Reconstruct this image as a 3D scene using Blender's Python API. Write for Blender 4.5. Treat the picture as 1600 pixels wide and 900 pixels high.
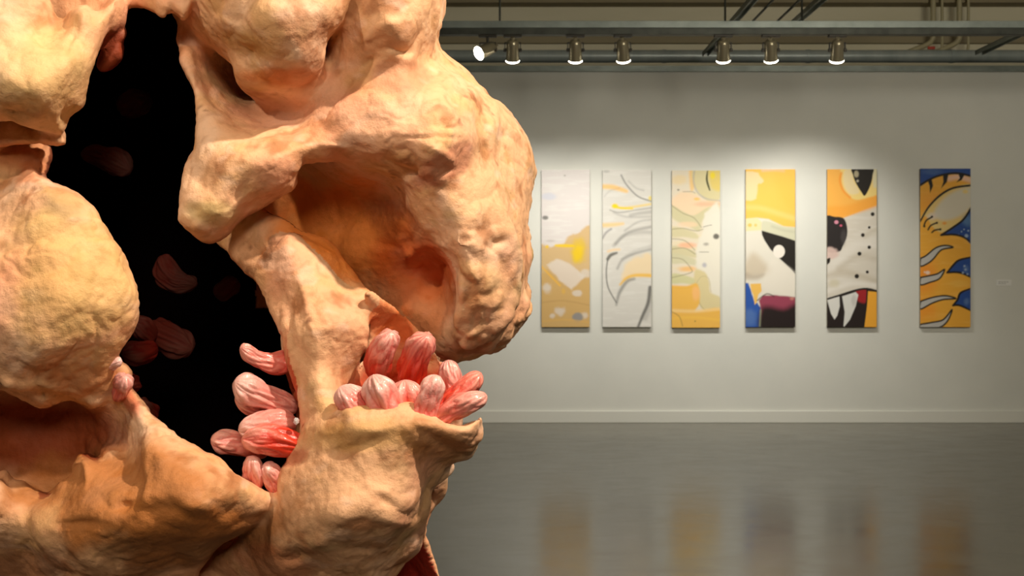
import bpy, bmesh, math, random
import numpy as np
from mathutils import Vector, Matrix

for _o in list(bpy.data.objects):
    bpy.data.objects.remove(_o)
SC = bpy.context.scene
COL = SC.collection

# ------------------------------------------------------------------ camera
FPX = 1778.0                 # focal length in pixels of the 1600 x 900 frame
HZ = 430.0                   # horizon row
CAMZ = 1.14
cd = bpy.data.cameras.new('camera'); cam = bpy.data.objects.new('camera', cd); COL.objects.link(cam)
cd.sensor_width = 36.0; cd.lens = 36.0 * FPX / 1600.0
cd.shift_y = -(450.0 - HZ) / 1600.0
cam.location = (0, 0, CAMZ); cam.rotation_euler = (math.pi / 2, 0, 0)
cd.dof.use_dof = True; cd.dof.focus_distance = 1.85; cd.dof.aperture_fstop = 13.0
cd.clip_start = 0.05
SC.camera = cam

def at(px, py, Y):
    return Vector(((px - 800.0) / FPX * Y, Y, CAMZ - (py - HZ) / FPX * Y))

def srgb(r, g=None, b=None):
    if g is None: r, g, b = r
    f = lambda c: (c / 255 / 12.92) if c / 255 <= .04045 else ((c / 255 + .055) / 1.055) ** 2.4
    return (f(r), f(g), f(b), 1.0)

# ------------------------------------------------------------------ world, exposure
w = bpy.data.worlds.new('world'); SC.world = w; w.use_nodes = True
w.node_tree.nodes['Background'].inputs[0].default_value = (0.9, 0.85, 0.7, 1)
w.node_tree.nodes['Background'].inputs[1].default_value = 0.05
SC.view_settings.view_transform = 'Standard'; SC.view_settings.look = 'None'
SC.view_settings.exposure = 0.0; SC.view_settings.gamma = 1.0
SC.view_settings.use_curve_mapping = False

def lamp(name, kind, loc, target, energy, color, **kw):
    d = bpy.data.lights.new(name, kind); d.energy = energy; d.color = color
    for k, v in kw.items(): setattr(d, k, v)
    o = bpy.data.objects.new(name, d); COL.objects.link(o); o.location = loc
    o.rotation_euler = (Vector(target) - Vector(loc)).to_track_quat('-Z', 'Y').to_euler()
    return o
WARM = (1.0, 0.81, 0.64)
KEY_LOC = (1.45, 0.7, 3.55)
lamp('key_spot', 'SPOT', KEY_LOC, (-0.3, 1.85, 1.3), 570, WARM, spot_size=math.radians(48), spot_blend=1.0, shadow_soft_size=0.05)
lamp('left_spot', 'SPOT', (-1.9, -0.3, 3.1), (-0.6, 1.8, 1.35), 148, (1.0, 0.8, 0.58), spot_size=math.radians(46), spot_blend=0.9, shadow_soft_size=0.06)

lamp('front_fill', 'SPOT', (0.6, -2.2, 3.0), (-0.45, 1.9, 1.4), 370, (1.0, 0.80, 0.60), spot_size=math.radians(34), spot_blend=1.0, shadow_soft_size=0.6)  # soft fill added out of view to lift the sculpture's shadows
lamp('upper_wall_fill', 'AREA', (3.0, 1.5, 3.5), (3.2, 9.8, 3.3), 210, (1.0, 0.93, 0.78), size=2.5)  # unseen area light added to brighten the upper wall
# ------------------------------------------------------------------ helpers
def mesh_np(name, V, F, mat=None, parent=None, smooth=True, color=None):
    me = bpy.data.meshes.new(name)
    V = np.asarray(V, dtype=np.float32); F = np.asarray(F, dtype=np.int32)
    n = F.shape[1]
    me.vertices.add(len(V)); me.vertices.foreach_set('co', V.ravel())
    me.loops.add(F.size); me.loops.foreach_set('vertex_index', F.ravel())
    me.polygons.add(len(F)); me.polygons.foreach_set('loop_start', np.arange(len(F), dtype=np.int32) * n)
    me.update(calc_edges=True); me.validate()
    if smooth: me.polygons.foreach_set('use_smooth', np.ones(len(me.polygons), dtype=bool))
    if color is not None:
        a = me.color_attributes.new('paint', 'FLOAT_COLOR', 'POINT')
        c = np.ones((len(V), 4), dtype=np.float32); c[:, :3] = color
        a.data.foreach_set('color', c.ravel())
    o = bpy.data.objects.new(name, me); COL.objects.link(o)
    if mat: me.materials.append(mat)
    if parent: o.parent = parent
    return o

class MB:
    def __init__(s): s.bm = bmesh.new()
    def box(s, lo, hi, rot=None, bev=0.0):
        lo = Vector(lo); hi = Vector(hi)
        m = Matrix.Translation((lo + hi) / 2) @ Matrix.Diagonal((*(hi - lo), 1))
        if rot is not None: m = rot @ m
        r = bmesh.ops.create_cube(s.bm, size=1, matrix=m)
        if bev:
            es = list({e for v in r['verts'] for e in v.link_edges})
            bmesh.ops.bevel(s.bm, geom=es, offset=bev, segments=2, affect='EDGES', profile=.5)
    def tube(s, pts, rad, seg=12, caps=True):
        pts = [Vector(p) for p in pts]; rs = rad if isinstance(rad, (list, tuple)) else [rad] * len(pts)
        rings = []
        t0 = (pts[1] - pts[0]).normalized()
        up = Vector((0, 0, 1)) if abs(t0.z) < .9 else Vector((1, 0, 0))
        for i, p in enumerate(pts):
            t = (pts[min(i + 1, len(pts) - 1)] - pts[max(i - 1, 0)]).normalized()
            a = t.cross(up).normalized(); b = a.cross(t)
            rings.append([s.bm.verts.new(p + (a * math.cos(q) + b * math.sin(q)) * rs[i]) for q in [2 * math.pi * k / seg for k in range(seg)]])
        for i in range(len(rings) - 1):
            for k in range(seg):
                s.bm.faces.new([rings[i][k], rings[i][(k + 1) % seg], rings[i + 1][(k + 1) % seg], rings[i + 1][k]])
        if caps:
            s.bm.faces.new(rings[0][::-1]); s.bm.faces.new(rings[-1])
    def build(s, name, mat, parent=None, smooth=False):
        bmesh.ops.recalc_face_normals(s.bm, faces=s.bm.faces)
        me = bpy.data.meshes.new(name); s.bm.to_mesh(me); s.bm.free()
        if smooth:
            for p in me.polygons: p.use_smooth = True
            try: me.set_sharp_from_angle(angle=math.radians(40))
            except Exception: pass
        me.materials.append(mat)
        o = bpy.data.objects.new(name, me); COL.objects.link(o)
        if parent: o.parent = parent
        return o

def tag(o, label=None, cat=None, group=None, kind=None):
    if label: o['label'] = label
    if cat: o['category'] = cat
    if group: o['group'] = group
    if kind: o['kind'] = kind
    return o
def empty(name, loc=(0, 0, 0), rot=(0, 0, 0)):
    o = bpy.data.objects.new(name, None); COL.objects.link(o); o.location = loc; o.rotation_euler = rot
    o.empty_display_size = .05
    return o

def material(name, base=(.5, .5, .5, 1), rough=.5, metal=0., spec=.5):
    m = bpy.data.materials.new(name); m.use_nodes = True
    b = m.node_tree.nodes['Principled BSDF']
    b.inputs['Base Color'].default_value = base; b.inputs['Roughness'].default_value = rough
    b.inputs['Metallic'].default_value = metal; b.inputs['Specular IOR Level'].default_value = spec
    return m, m.node_tree, b
def noise_node(nt, scale, detail=4, rough=.55, coord='Object', dist=0., stretch=None):
    tc = nt.nodes.new('ShaderNodeTexCoord'); n = nt.nodes.new('ShaderNodeTexNoise')
    n.inputs['Scale'].default_value = scale; n.inputs['Detail'].default_value = detail
    n.inputs['Roughness'].default_value = rough; n.inputs['Distortion'].default_value = dist
    src = tc.outputs[coord]
    if stretch:
        mp = nt.nodes.new('ShaderNodeMapping'); mp.inputs['Scale'].default_value = stretch
        nt.links.new(src, mp.inputs[0]); src = mp.outputs[0]
    nt.links.new(src, n.inputs['Vector'])
    return n
def ramp(nt, src, stops):
    r = nt.nodes.new('ShaderNodeValToRGB')
    e = r.color_ramp.elements
    e[0].position, e[0].color = stops[0]; e[1].position, e[1].color = stops[-1]
    for p, c in stops[1:-1]:
        x = e.new(p); x.color = c
    nt.links.new(src, r.inputs[0]); return r
def bump(nt, b, src, strength, dist, prev=None):
    n = nt.nodes.new('ShaderNodeBump'); n.inputs['Strength'].default_value = strength; n.inputs['Distance'].default_value = dist
    nt.links.new(src, n.inputs['Height'])
    if prev: nt.links.new(prev.outputs[0], n.inputs['Normal'])
    nt.links.new(n.outputs[0], b.inputs['Normal']); return n

# ------------------------------------------------------------------ materials of the room
M_wall, nt, b = material('wall_paint', rough=.7)
n = noise_node(nt, 1.3, 5); r = ramp(nt, n.outputs[0], [(.3, srgb(214, 214, 206)), (.7, srgb(226, 225, 216))]); nt.links.new(r.outputs[0], b.inputs[0])
n2 = noise_node(nt, 180, 2); bump(nt, b, n2.outputs[0], .08, .002)
M_trim, nt, b = material('trim_paint', srgb(222, 221, 212), .45)
n2 = noise_node(nt, 60, 2); bump(nt, b, n2.outputs[0], .05, .002)

M_floor, nt, b = material('polished_concrete', rough=.22, spec=.6)
n1 = noise_node(nt, .7, 6, .6); n2 = noise_node(nt, 5, 8, .65, dist=.6, stretch=(.7, 1.2, 1))
mx = nt.nodes.new('ShaderNodeMix'); mx.data_type = 'FLOAT'; mx.inputs[0].default_value = .55
nt.links.new(n1.outputs[0], mx.inputs[2]); nt.links.new(n2.outputs[0], mx.inputs[3])
r = ramp(nt, mx.outputs[0], [(.3, srgb(76, 71, 61)), (.5, srgb(90, 85, 73)), (.7, srgb(104, 99, 87))])
vo = nt.nodes.new('ShaderNodeTexVoronoi'); vo.feature = 'DISTANCE_TO_EDGE'; vo.inputs['Scale'].default_value = .75
tc = nt.nodes.new('ShaderNodeTexCoord'); nd = noise_node(nt, 2.2, 5, .7)
va = nt.nodes.new('ShaderNodeVectorMath'); va.operation = 'ADD'
vs = nt.nodes.new('ShaderNodeVectorMath'); vs.operation = 'SCALE'; vs.inputs['Scale'].default_value = .55
nt.links.new(nd.outputs['Color'], vs.inputs[0]); nt.links.new(tc.outputs['Object'], va.inputs[0]); nt.links.new(vs.outputs[0], va.inputs[1])
nt.links.new(va.outputs[0], vo.inputs['Vector'])
cr = ramp(nt, vo.outputs['Distance'], [(0.0, (.25, .25, .25, 1)), (.006, (1, 1, 1, 1))])
mm = nt.nodes.new('ShaderNodeMix'); mm.data_type = 'RGBA'; mm.blend_type = 'MULTIPLY'; mm.inputs[0].default_value = .7
nt.links.new(r.outputs[0], mm.inputs[6]); nt.links.new(cr.outputs[0], mm.inputs[7]); nt.links.new(mm.outputs[2], b.inputs[0])
rr = ramp(nt, n2.outputs[0], [(.3, (.15, .15, .15, 1)), (.7, (.24, .24, .24, 1))]); nt.links.new(rr.outputs[0], b.inputs['Roughness'])
n3 = noise_node(nt, 3.5, 3, stretch=(1, 1, 1)); bump(nt, b, n3.outputs[0], .05, .02)

M_ceil, nt, b = material('ceiling_concrete', rough=.9)
n = noise_node(nt, 1.2, 5); r = ramp(nt, n.outputs[0], [(.3, srgb(170, 160, 132)), (.7, srgb(196, 186, 158))]); nt.links.new(r.outputs[0], b.inputs[0])
M_board, nt, b = material('painted_board', rough=.8)
n = noise_node(nt, 2.0, 5, stretch=(.3, 1, 1)); r = ramp(nt, n.outputs[0], [(.3, srgb(214, 206, 176)), (.7, srgb(230, 222, 194))]); nt.links.new(r.outputs[0], b.inputs[0])
M_dboard, nt, b = material('brown_board', rough=.8)
n = noise_node(nt, 2.0, 5, stretch=(.3, 1, 1)); r = ramp(nt, n.outputs[0], [(.3, srgb(136, 124, 96)), (.7, srgb(158, 146, 116))]); nt.links.new(r.outputs[0], b.inputs[0])
M_steel, nt, b = material('galvanised_steel', srgb(120, 128, 124), .42, .35)
n = noise_node(nt, 9, 4); r = ramp(nt, n.outputs[0], [(.3, srgb(124, 132, 126)), (.7, srgb(146, 154, 148))]); nt.links.new(r.outputs[0], b.inputs[0])
M_dsteel, nt, b = material('dark_steel', srgb(62, 64, 58), .5, .5)
n = noise_node(nt, 12, 4); r = ramp(nt, n.outputs[0], [(.3, srgb(52, 54, 48)), (.7, srgb(76, 78, 70))]); nt.links.new(r.outputs[0], b.inputs[0])
M_duct, nt, b = material('spiral_duct', srgb(150, 158, 156), .34, .15)
n = noise_node(nt, 5, 3, stretch=(2, .3, .3)); r = ramp(nt, n.outputs[0], [(.3, srgb(150, 160, 158)), (.7, srgb(172, 180, 176))]); nt.links.new(r.outputs[0], b.inputs[0])
M_pipe, nt, b = material('cream_pipe', srgb(176, 166, 130), .5)
M_red, nt, b = material('red_tag', srgb(190, 60, 30), .5)
M_can, nt, b = material('brushed_lamp_can', srgb(176, 166, 138), .3, .6)
n = noise_node(nt, 40, 3, stretch=(1, 1, .1)); bump(nt, b, n.outputs[0], .1, .001)
M_mount, nt, b = material('dark_lamp_mount', srgb(54, 50, 42), .5, .3)
M_lens, nt, b = material('lit_lamp_lens', (1, 1, 1, 1), .3)
b.inputs['Emission Color'].default_value = (1, .93, .78, 1); b.inputs['Emission Strength'].default_value = 14
M_card, nt, b = material('white_card', srgb(236, 235, 230), .5)
M_ink, nt, b = material('faint_print', srgb(150, 150, 148), .7)

# ------------------------------------------------------------------ room
WY = 8.8                                   # picture wall
WTOP = CAMZ + (HZ - 112) / FPX * WY        # its top edge
def struct(name, mb, mat):
    return tag(mb.build(name, mat), kind='structure')
m = MB(); m.box((-9, -5, -.1), (10, WY + 1.3, 0)); struct('floor', m, M_floor)
m = MB(); m.box((-9, WY, 0), (10, WY + .12, WTOP)); struct('wall_back', m, M_wall)
m = MB(); m.box((-9, WY + 1.0, 0), (10, WY + 1.15, 3.7)); struct('wall_upper_back', m, M_board)
m = MB(); m.box((-9.15, -5, 0), (-9, WY + 1.3, 3.7)); struct('wall_left', m, M_wall)
m = MB(); m.box((10, -5, 0), (10.15, WY + 1.3, 3.7)); struct('wall_right', m, M_wall)
m = MB(); m.box((-9, -5.15, 0), (10, -5, 3.7)); struct('wall_front', m, M_wall)
m = MB(); m.box((-9, -5, 3.7), (10, WY + 1.3, 3.85)); struct('ceiling', m, M_ceil)
m = MB(); m.box((-9, WY - .016, 0), (10, WY - .002, .092), bev=.003); struct('baseboard_back', m, M_trim)
# bands of the upper wall: dark beam, header board
UY = WY + 1.0
zz = lambda py, Y: CAMZ + (HZ - py) / FPX * Y
m = MB(); m.box((-9, UY - .16, zz(4, UY - .16)), (10, UY, 3.7)); struct('trim_1', m, M_dboard)
m = MB(); m.box((-9, UY - .05, zz(69, UY)), (10, UY, zz(50, UY))); struct('trim_2', m, M_dboard)
# steel capping on top of the picture wall
m = MB(); m.box((-9, WY - .03, WTOP - .002), (10, WY + .14, WTOP + .018)); m.box((-9, WY + .02, WTOP + .018), (10, WY + .06, WTOP + .05)); struct('trim_3', m, M_steel)

# round duct behind the wall top
m = MB(); dz = zz(88, WY + .3); m.tube([(-9, WY + .3, dz), (10, WY + .3, dz)], .05, 24)
for i in range(16):
    x = -8 + i * 1.15; m.tube([(x, WY + .3, dz), (x + .03, WY + .3, dz)], .054, 24)
tag(m.build('duct', M_duct, smooth=True), 'long grey metal duct running level just above the top of the picture wall', 'duct')
# dark trough behind, below duct
m = MB(); m.box((-9, WY + .5, WTOP - .2), (10, WY + .9, WTOP + .06)); tag(m.build('cable_tray', M_dsteel), 'dark steel tray seen low between the duct and the white wall top', 'cable tray')

# lighting track beam
TY = 7.5
tz0 = zz(52, TY); tz1 = zz(34, TY)
tr = empty('lighting_track', (0, TY, tz0))
def bar(name, mat, parent, lo, hi, bev=.002):
    q = MB(); q.box(Vector(lo) - parent.location, Vector(hi) - parent.location, bev=bev); return q.build(name, mat, parent)
bar('rail', M_steel, tr, (-9, TY - .03, tz0 + .03), (10, TY + .03, tz1))
bar('lower_channel', M_dsteel, tr, (-9, TY - .025, tz0 - .012), (10, TY + .04, tz0 + .03))
for px in (781, 1133, 1253):
    x = (px - 800) / FPX * TY
    q = MB(); q.tube([Vector((x, TY, tz1)) - tr.location, Vector((x, TY, 3.7)) - tr.location], .007, 8); q.build('hanger_rod', M_dsteel, tr, True)
tag(tr, 'long grey steel lighting beam hung level across the top, carrying all seven spotlights', 'lighting track')

# struts running toward the wall above the beam
def strut(name, px0, py0, Y0, px1, py1, Y1, wd, mat, label, group=None):
    a = at(px0, py0, Y0); c = at(px1, py1, Y1); d = (c - a); L = d.length
    rot = Matrix.Translation(a) @ d.to_track_quat('Y', 'Z').to_matrix().to_4x4()
    q = MB()
    q.box((-wd / 2, 0, -.004), (wd / 2, L, .004), rot); q.box((-wd / 2, 0, -.03), (-wd / 2 + .006, L, 0), rot); q.box((wd / 2 - .006, 0, -.03), (wd / 2, L, 0), rot)
    return tag(q.build(name, mat), label, 'strut', group)
def level(px0, py0, py1, z):
    ' ends of a level bar running straight away from the camera at height z '
    Y0, Y1 = (z - CAMZ) * FPX / (HZ - py0), (z - CAMZ) * FPX / (HZ - py1)
    return px0, py0, Y0, 800 + (px0 - 800) * (HZ - py1) / (HZ - py0), py1, Y1
strut('steel_strut', *level(1192, -22, 82, 2.87), .045, M_steel, 'open steel channel strut slanting up over the beam above the fifth spotlight')
strut('steel_strut', *level(1303, -22, 50, 2.90), .05, M_steel, 'open steel channel strut slanting up right of the sixth spotlight, widest of the slanting ones')
strut('steel_strut', *level(1640, 27, 80, 2.87), .06, M_steel, 'steel channel strut slanting from the beam to the duct at far right')
for i, (a0, lab) in enumerate([((1222, -15), 'thin dark rod slanting above the beam, left one of the thin pair'), ((1262, -12), 'thin dark rod slanting above the beam, right one of the thin pair')]):
    L_ = level(a0[0], a0[1], 40, 2.87); q = MB(); q.tube([at(*L_[:3]), at(*L_[3:])], .008, 8); tag(q.build('slanting_rod', M_dsteel, smooth=True), lab, 'rod', 'thin slanting rods')
# two pipes on the upper wall
for i, (px, pe, lab) in enumerate([(1458, 1418, 'cream vertical pipe bending left near the duct, left one of two'), (1499, 1462, 'cream vertical pipe bending left near the duct, right one of two')]):
    q = MB(); Y = UY - .22
    q.tube([at(px, -40, Y), at(px, 30, Y), at(px, 60, Y), at(px - 4, 66, Y), at(px - 10, 70, Y), at(pe, 82, Y), at(pe - 10, 86, Y)], .022, 14)
    q.tube([at(px + 14, -40, Y), at(px + 14, 72, Y), at(px+12, 84, Y)], .012, 10)
    tag(q.build('wall_pipe', M_pipe, smooth=True), lab, 'pipe', 'pipes on the upper wall')
q = MB(); a = at(1455, 75, UY - .26); q.box(a - Vector((.03, .01, .012)), a + Vector((.03, .01, .012)), bev=.003); tag(q.build('valve_tag', M_red), 'small red tag beside the pipe bends above the duct', 'tag')

# ------------------------------------------------------------------ track spotlights
def make_spot(px, aim, yaw_tilt, label, energy, py_mount=57):
    """head hangs from the track; aim = world point the lamp looks at"""
    x = (px - 800) / FPX * TY
    top = Vector((x, TY - .005, tz0 - .012))
    e = empty('track_spotlight', top); tag(e, label, 'spotlight', 'track spotlights')
    q = MB(); q.box((-.06, -.02, -.016), (.06, .02, 0), bev=.003); q.build('adapter', M_mount, e)
    q = MB(); q.tube([(0, 0, -.014), (0, 0, -.05)], .009, 10); q.build('stem', M_mount, e, True)
    piv = Vector((0, 0, -.095)); K = 1.28
    mesh_aim = Vector(aim); mesh_aim.z -= .9 if aim[1] > TY else 0
    d = (mesh_aim - (top + piv)).normalized()
    R = d.to_track_quat('-Z', 'Y').to_matrix()
    q = MB(); q.box((-.054, -.01, -.056), (.054, .01, -.05)); q.box((-.054, -.01, -.112), (-.048, .01, -.05)); q.box((.048, -.01, -.112), (.054, .01, -.05))
    q.tube([(-.06, 0, -.1), (-.036, 0, -.1)], .011, 10); q.tube([(.036, 0, -.1), (.06, 0, -.1)], .011, 10)
    q.build('yoke', M_mount, e, True)
    P_ = lambda h: piv + R @ Vector((0, 0, (.05 - h) * K))
    q = MB(); q.tube([P_(h) for h in (0, .005, .02, .09, .1, .112)], [.018 * K, .026 * K, .031 * K, .033 * K, .035 * K, .036 * K], 24)
    q.tube([P_(-.014), P_(.004)], .014, 12)
    q.build('lamp_can', M_can, e, True)
    q = MB(); q.tube([P_(h) for h in (.108, .112, .117, .121, .123)], [.036 * K, .036 * K, .03 * K, .018 * K, .005 * K], 24)
    q.build('lens', M_lens, e, True)
    d = (Vector(aim) - (top + piv)).normalized()
    src = P_(.14) + top
    lamp('spotlight_lamp', 'SPOT', src, Vector(aim), energy, (1.0, .965, .88), spot_size=math.radians(74), spot_blend=1.0, shadow_soft_size=.03)
    return e
wx = lambda px: (px - 800) / FPX * WY
ords = ['first', 'second', 'third', 'fourth', 'fifth', 'sixth', 'rightmost']
E = 56
make_spot(762, (-3.2, 5.5, 0.85), 0, 'leftmost track spotlight, turned aside so its round lit face shows', 16)
for px, tx, lab in [(801, 800, 'track spotlight hanging close beside the leftmost one, pointing almost straight down'),
                (899, 905, 'third track spotlight from the left, hanging above the palest tan painting, lamp low'),
                (973, 1010, 'fourth track spotlight from the left, its can tilted to lower right'),
                (1130, 1130, 'fifth track spotlight from the left, hanging in front of the slanting struts'),
                (1204, 1225, 'sixth track spotlight from the left, above the yellow and white painting'),
                (1308, 1280, 'rightmost track spotlight, its can tilted to lower left')]:
    make_spot(px, (wx(tx), WY, 1.1), 0, lab, E * (.75 if px == 1130 else 1))

# ------------------------------------------------------------------ numpy noise
_rng = np.random.RandomState(7)
_perm = np.concatenate([_rng.permutation(256)] * 3).astype(np.int64)
_gr = _rng.normal(size=(256, 3)); _gr /= np.linalg.norm(_gr, axis=1)[:, None]; _gr = _gr.astype(np.float32)
def gnoise(P):
    P = np.asarray(P, dtype=np.float32); i = np.floor(P).astype(np.int64); f = P - i
    i &= 255; u = f * f * f * (f * (f * 6 - 15) + 10)
    out = 0
    for dx in (0, 1):
        wx_ = u[:, 0] if dx else 1 - u[:, 0]
        for dy in (0, 1):
            wy_ = u[:, 1] if dy else 1 - u[:, 1]
            for dz_ in (0, 1):
                wz_ = u[:, 2] if dz_ else 1 - u[:, 2]
                h = _perm[_perm[_perm[i[:, 0] + dx] + i[:, 1] + dy] + i[:, 2] + dz_]
                g = _gr[h]
                out = out + wx_ * wy_ * wz_ * (g[:, 0] * (f[:, 0] - dx) + g[:, 1] * (f[:, 1] - dy) + g[:, 2] * (f[:, 2] - dz_))
    return out * 1.6
def fbm(P, oct=4, gain=.5, lac=2.1):
    a = 1; s = 0; P = np.asarray(P, dtype=np.float32)
    for k in range(oct): s = s + a * gnoise(P + k * 17.3); P = P * lac; a *= gain
    return s
def sstep(a, b, x):
    t = np.clip((x - a) / (b - a), 0, 1); return t * t * (3 - 2 * t)

def seg_dist(px, py, pts, closed=True):
    """unsigned distance and inside mask of a polygon, or distance to a polyline"""
    d = np.full(px.shape, 1e9, dtype=np.float32); ins = np.zeros(px.shape, dtype=bool)
    n = len(pts)
    for k in range(n if closed else n - 1):
        ax, ay = pts[k]; bx, by = pts[(k + 1) % n]
        ex, ey = bx - ax, by - ay; L = ex * ex + ey * ey + 1e-9
        t = np.clip(((px - ax) * ex + (py - ay) * ey) / L, 0, 1)
        d = np.minimum(d, (px - ax - t * ex) ** 2 + (py - ay - t * ey) ** 2)
        if closed and abs(ey) > 1e-9:
            c = ((ay > py) != (by > py)) & (px < (bx - ax) * (py - ay) / ey + ax)
            ins ^= c
    return np.sqrt(d), ins
def catmull(pts, n=4, closed=True):
    pts = [np.array(p, dtype=float) for p in pts]; N = len(pts); out = []
    for i in range(N if closed else N - 1):
        g = (lambda k: pts[k % N]) if closed else (lambda k: pts[max(0, min(N - 1, k))])
        p0, p1, p2, p3 = g(i - 1), g(i), g(i + 1), g(i + 2)
        for k in range(n):
            t = k / n
            out.append(.5 * ((2 * p1) + (-p0 + p2) * t + (2 * p0 - 5 * p1 + 4 * p2 - p3) * t * t + (-p0 + 3 * p1 - 3 * p2 + p3) * t ** 3))
    if not closed: out.append(pts[-1])
    return [tuple(p) for p in out]

# ------------------------------------------------------------------ six tall paintings on the back wall
PW, PH = 100, 318
class Canvas:
    """pigments laid on a fine grid over the canvas; coordinates are those of the 262 x 830 design sheet"""
    def __init__(s, base, seed):
        gx, gy = np.meshgrid(np.linspace(0, 262, PW + 1), np.linspace(0, 830, PH + 1), indexing='ij')
        s.x, s.y = gx.astype(np.float32), gy.astype(np.float32); s.seed = seed
        s.c = np.tile(C3p(base), gx.shape + (1,))
        P = np.stack([gx.ravel(), gy.ravel(), np.full(gx.size, seed * 9.)], 1)
        s.n = fbm(P / [60, 60, 1], 4).reshape(gx.shape); s.m = fbm(P / [140, 22, 1] + 5, 4).reshape(gx.shape)
    def put(s, col, m_): s.c = s.c * (1 - m_[..., None]) + C3p(col) * m_[..., None]
    def poly(s, pts, col, soft=2., a=1., smooth=True, nz=0.):
        if smooth: pts = catmull(pts, 4)
        d, i = seg_dist(s.x, s.y, pts); sd = np.where(i, -d, d) + nz * s.n
        s.put(col, sstep(soft, -soft, sd) * a)
    def line(s, pts, wd, col, a=1., soft=1.4, taper=None, nz=0.):
        pts = catmull(pts, 5, False); n_ = len(pts); best = np.full(s.x.shape, 1e9)
        for k in range(n_ - 1):
            d, _ = seg_dist(s.x, s.y, [pts[k], pts[k + 1]], False)
            f = k / (n_ - 1); ww = wd if taper is None else wd * (taper[0] + (taper[1] - taper[0]) * f + taper[2] * math.sin(math.pi * f))
            best = np.minimum(best, d - ww / 2)
        s.put(col, sstep(soft, -soft, best + nz * s.n) * a)
    def blob(s, x, y, rx, ry, col, a=1., soft=.5, nz=.25):
        q = np.sqrt(((s.x - x) / rx) ** 2 + ((s.y - y) / ry) ** 2) + nz * s.n
        s.put(col, sstep(1 + soft, 1 - soft, q) * a)
    def wash(s, col, a, lo=.0, hi=.6, which='m'): s.put(col, sstep(lo, hi, getattr(s, which)) * a)
def C3p(c): return np.array(srgb(*c)[:3])
M_canvas, nt, b = material('painted_canvas', rough=.5, spec=.3)
at_ = nt.nodes.new('ShaderNodeAttribute'); at_.attribute_name = 'paint'; nt.links.new(at_.outputs[0], b.inputs[0])
n_ = noise_node(nt, 300, 2); bump(nt, b, n_.outputs[0], .1, .001)
M_edge, nt, b = material('canvas_edge', srgb(150, 140, 122), .7)

def hang(px0, px1, py0, py1, cv_, label):
    a = at(px0, py1, WY); c = at(px1, py0, WY); th = .03
    W, H = c.x - a.x, c.z - a.z
    e = empty('painting', (a.x, WY, a.z)); tag(e, label, 'painting', 'six tall narrow paintings')
    X = cv_.x / 262 * W; Z = (1 - cv_.y / 830) * H
    V = np.stack([X.ravel(), np.full(X.size, -th - .0006), Z.ravel()], 1)
    I = np.arange(X.size).reshape(X.shape)
    F = np.stack([I[:-1, 1:], I[1:, 1:], I[1:, :-1], I[:-1, :-1]], -1).reshape(-1, 4)
    # thin turned edge so the painted face has depth
    nV = len(V); rim = np.concatenate([I[:, 0], I[-1, 1:], I[::-1, -1][1:], I[0, ::-1][1:-1]])
    V2 = V[rim].copy(); V2[:, 1] = -th + .004; j = np.arange(len(rim)); k = (j + 1) % len(rim)
    F2 = np.stack([rim[j], nV + j, nV + k, rim[k]], 1)
    col_ = np.concatenate([cv_.c.reshape(-1, 3), cv_.c.reshape(-1, 3)[rim]])
    mesh_np('painted_face', np.concatenate([V, V2]), np.concatenate([F, F2[:, ::-1]]), M_canvas, e, smooth=False, color=col_)
    q = MB(); q.box((.001, -th + .001, .001), (W - .001, -.001, H - .001), bev=.002); q.build('stretcher', M_edge, e)
INK = (28, 22, 16)
# 1 pale, tan lower half
c = Canvas((220, 212, 208), 1); c.wash((228, 224, 218), .6)
c.blob(40, 140, 36, 18, (196, 200, 216), .6)
c.poly([(-20, 420), (40, 400), (110, 400), (150, 345), (200, 335), (280, 320), (280, 860), (-20, 860)], (212, 178, 124), 10, .95, nz=14)
c.wash((196, 156, 96), .0)
c.poly([(-20, 560), (280, 560), (280, 860), (-20, 860)], (206, 166, 100), 30, .8, nz=20)
c.poly([(28, 500), (80, 470), (150, 490), (236, 560), (162, 636), (110, 590), (60, 540)], (226, 214, 202), 8, .8, smooth=False, nz=6)
c.poly([(170, 380), (230, 370), (240, 460), (200, 500), (165, 470)], (222, 186, 70), 18, .9, nz=14); c.poly([(80, 392), (170, 394), (170, 408), (82, 406)], (240, 200, 20), 4, .9)
c.blob(200, 440, 26, 44, (238, 200, 16), .85); c.blob(30, 405, 10, 9, (240, 196, 30), .9); c.blob(20, 252, 16, 10, (90, 88, 84), .8); c.blob(126, 30, 5, 4, (140, 130, 120), .6); c.blob(50, 375, 26, 6, (170, 160, 150), .4)
c.line([(0, 510), (50, 560), (100, 610)], 10, (240, 184, 60), .7, 5)
for x, y, rx, ry in [(35, 625, 24, 24), (100, 745, 28, 22), (235, 545, 28, 24), (190, 650, 26, 14), (235, 765, 18, 18), (60, 770, 16, 12)]: c.blob(x, y, rx, ry, (222, 212, 200), .75, .5, .5)
c.blob(195, 775, 32, 20, (140, 140, 142), .9, .3); c.blob(120, 640, 10, 14, (230, 180, 60), .5); c.line([(0, 700), (120, 690), (262, 715)], 7, (186, 146, 90), .5, 5); c.line([(0, 800), (130, 790), (262, 805)], 9, (222, 176, 96), .6, 6)
hang(846, 921, 266, 511, c, 'pale tan and yellow painting with white diamond, leftmost of the six')
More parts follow.
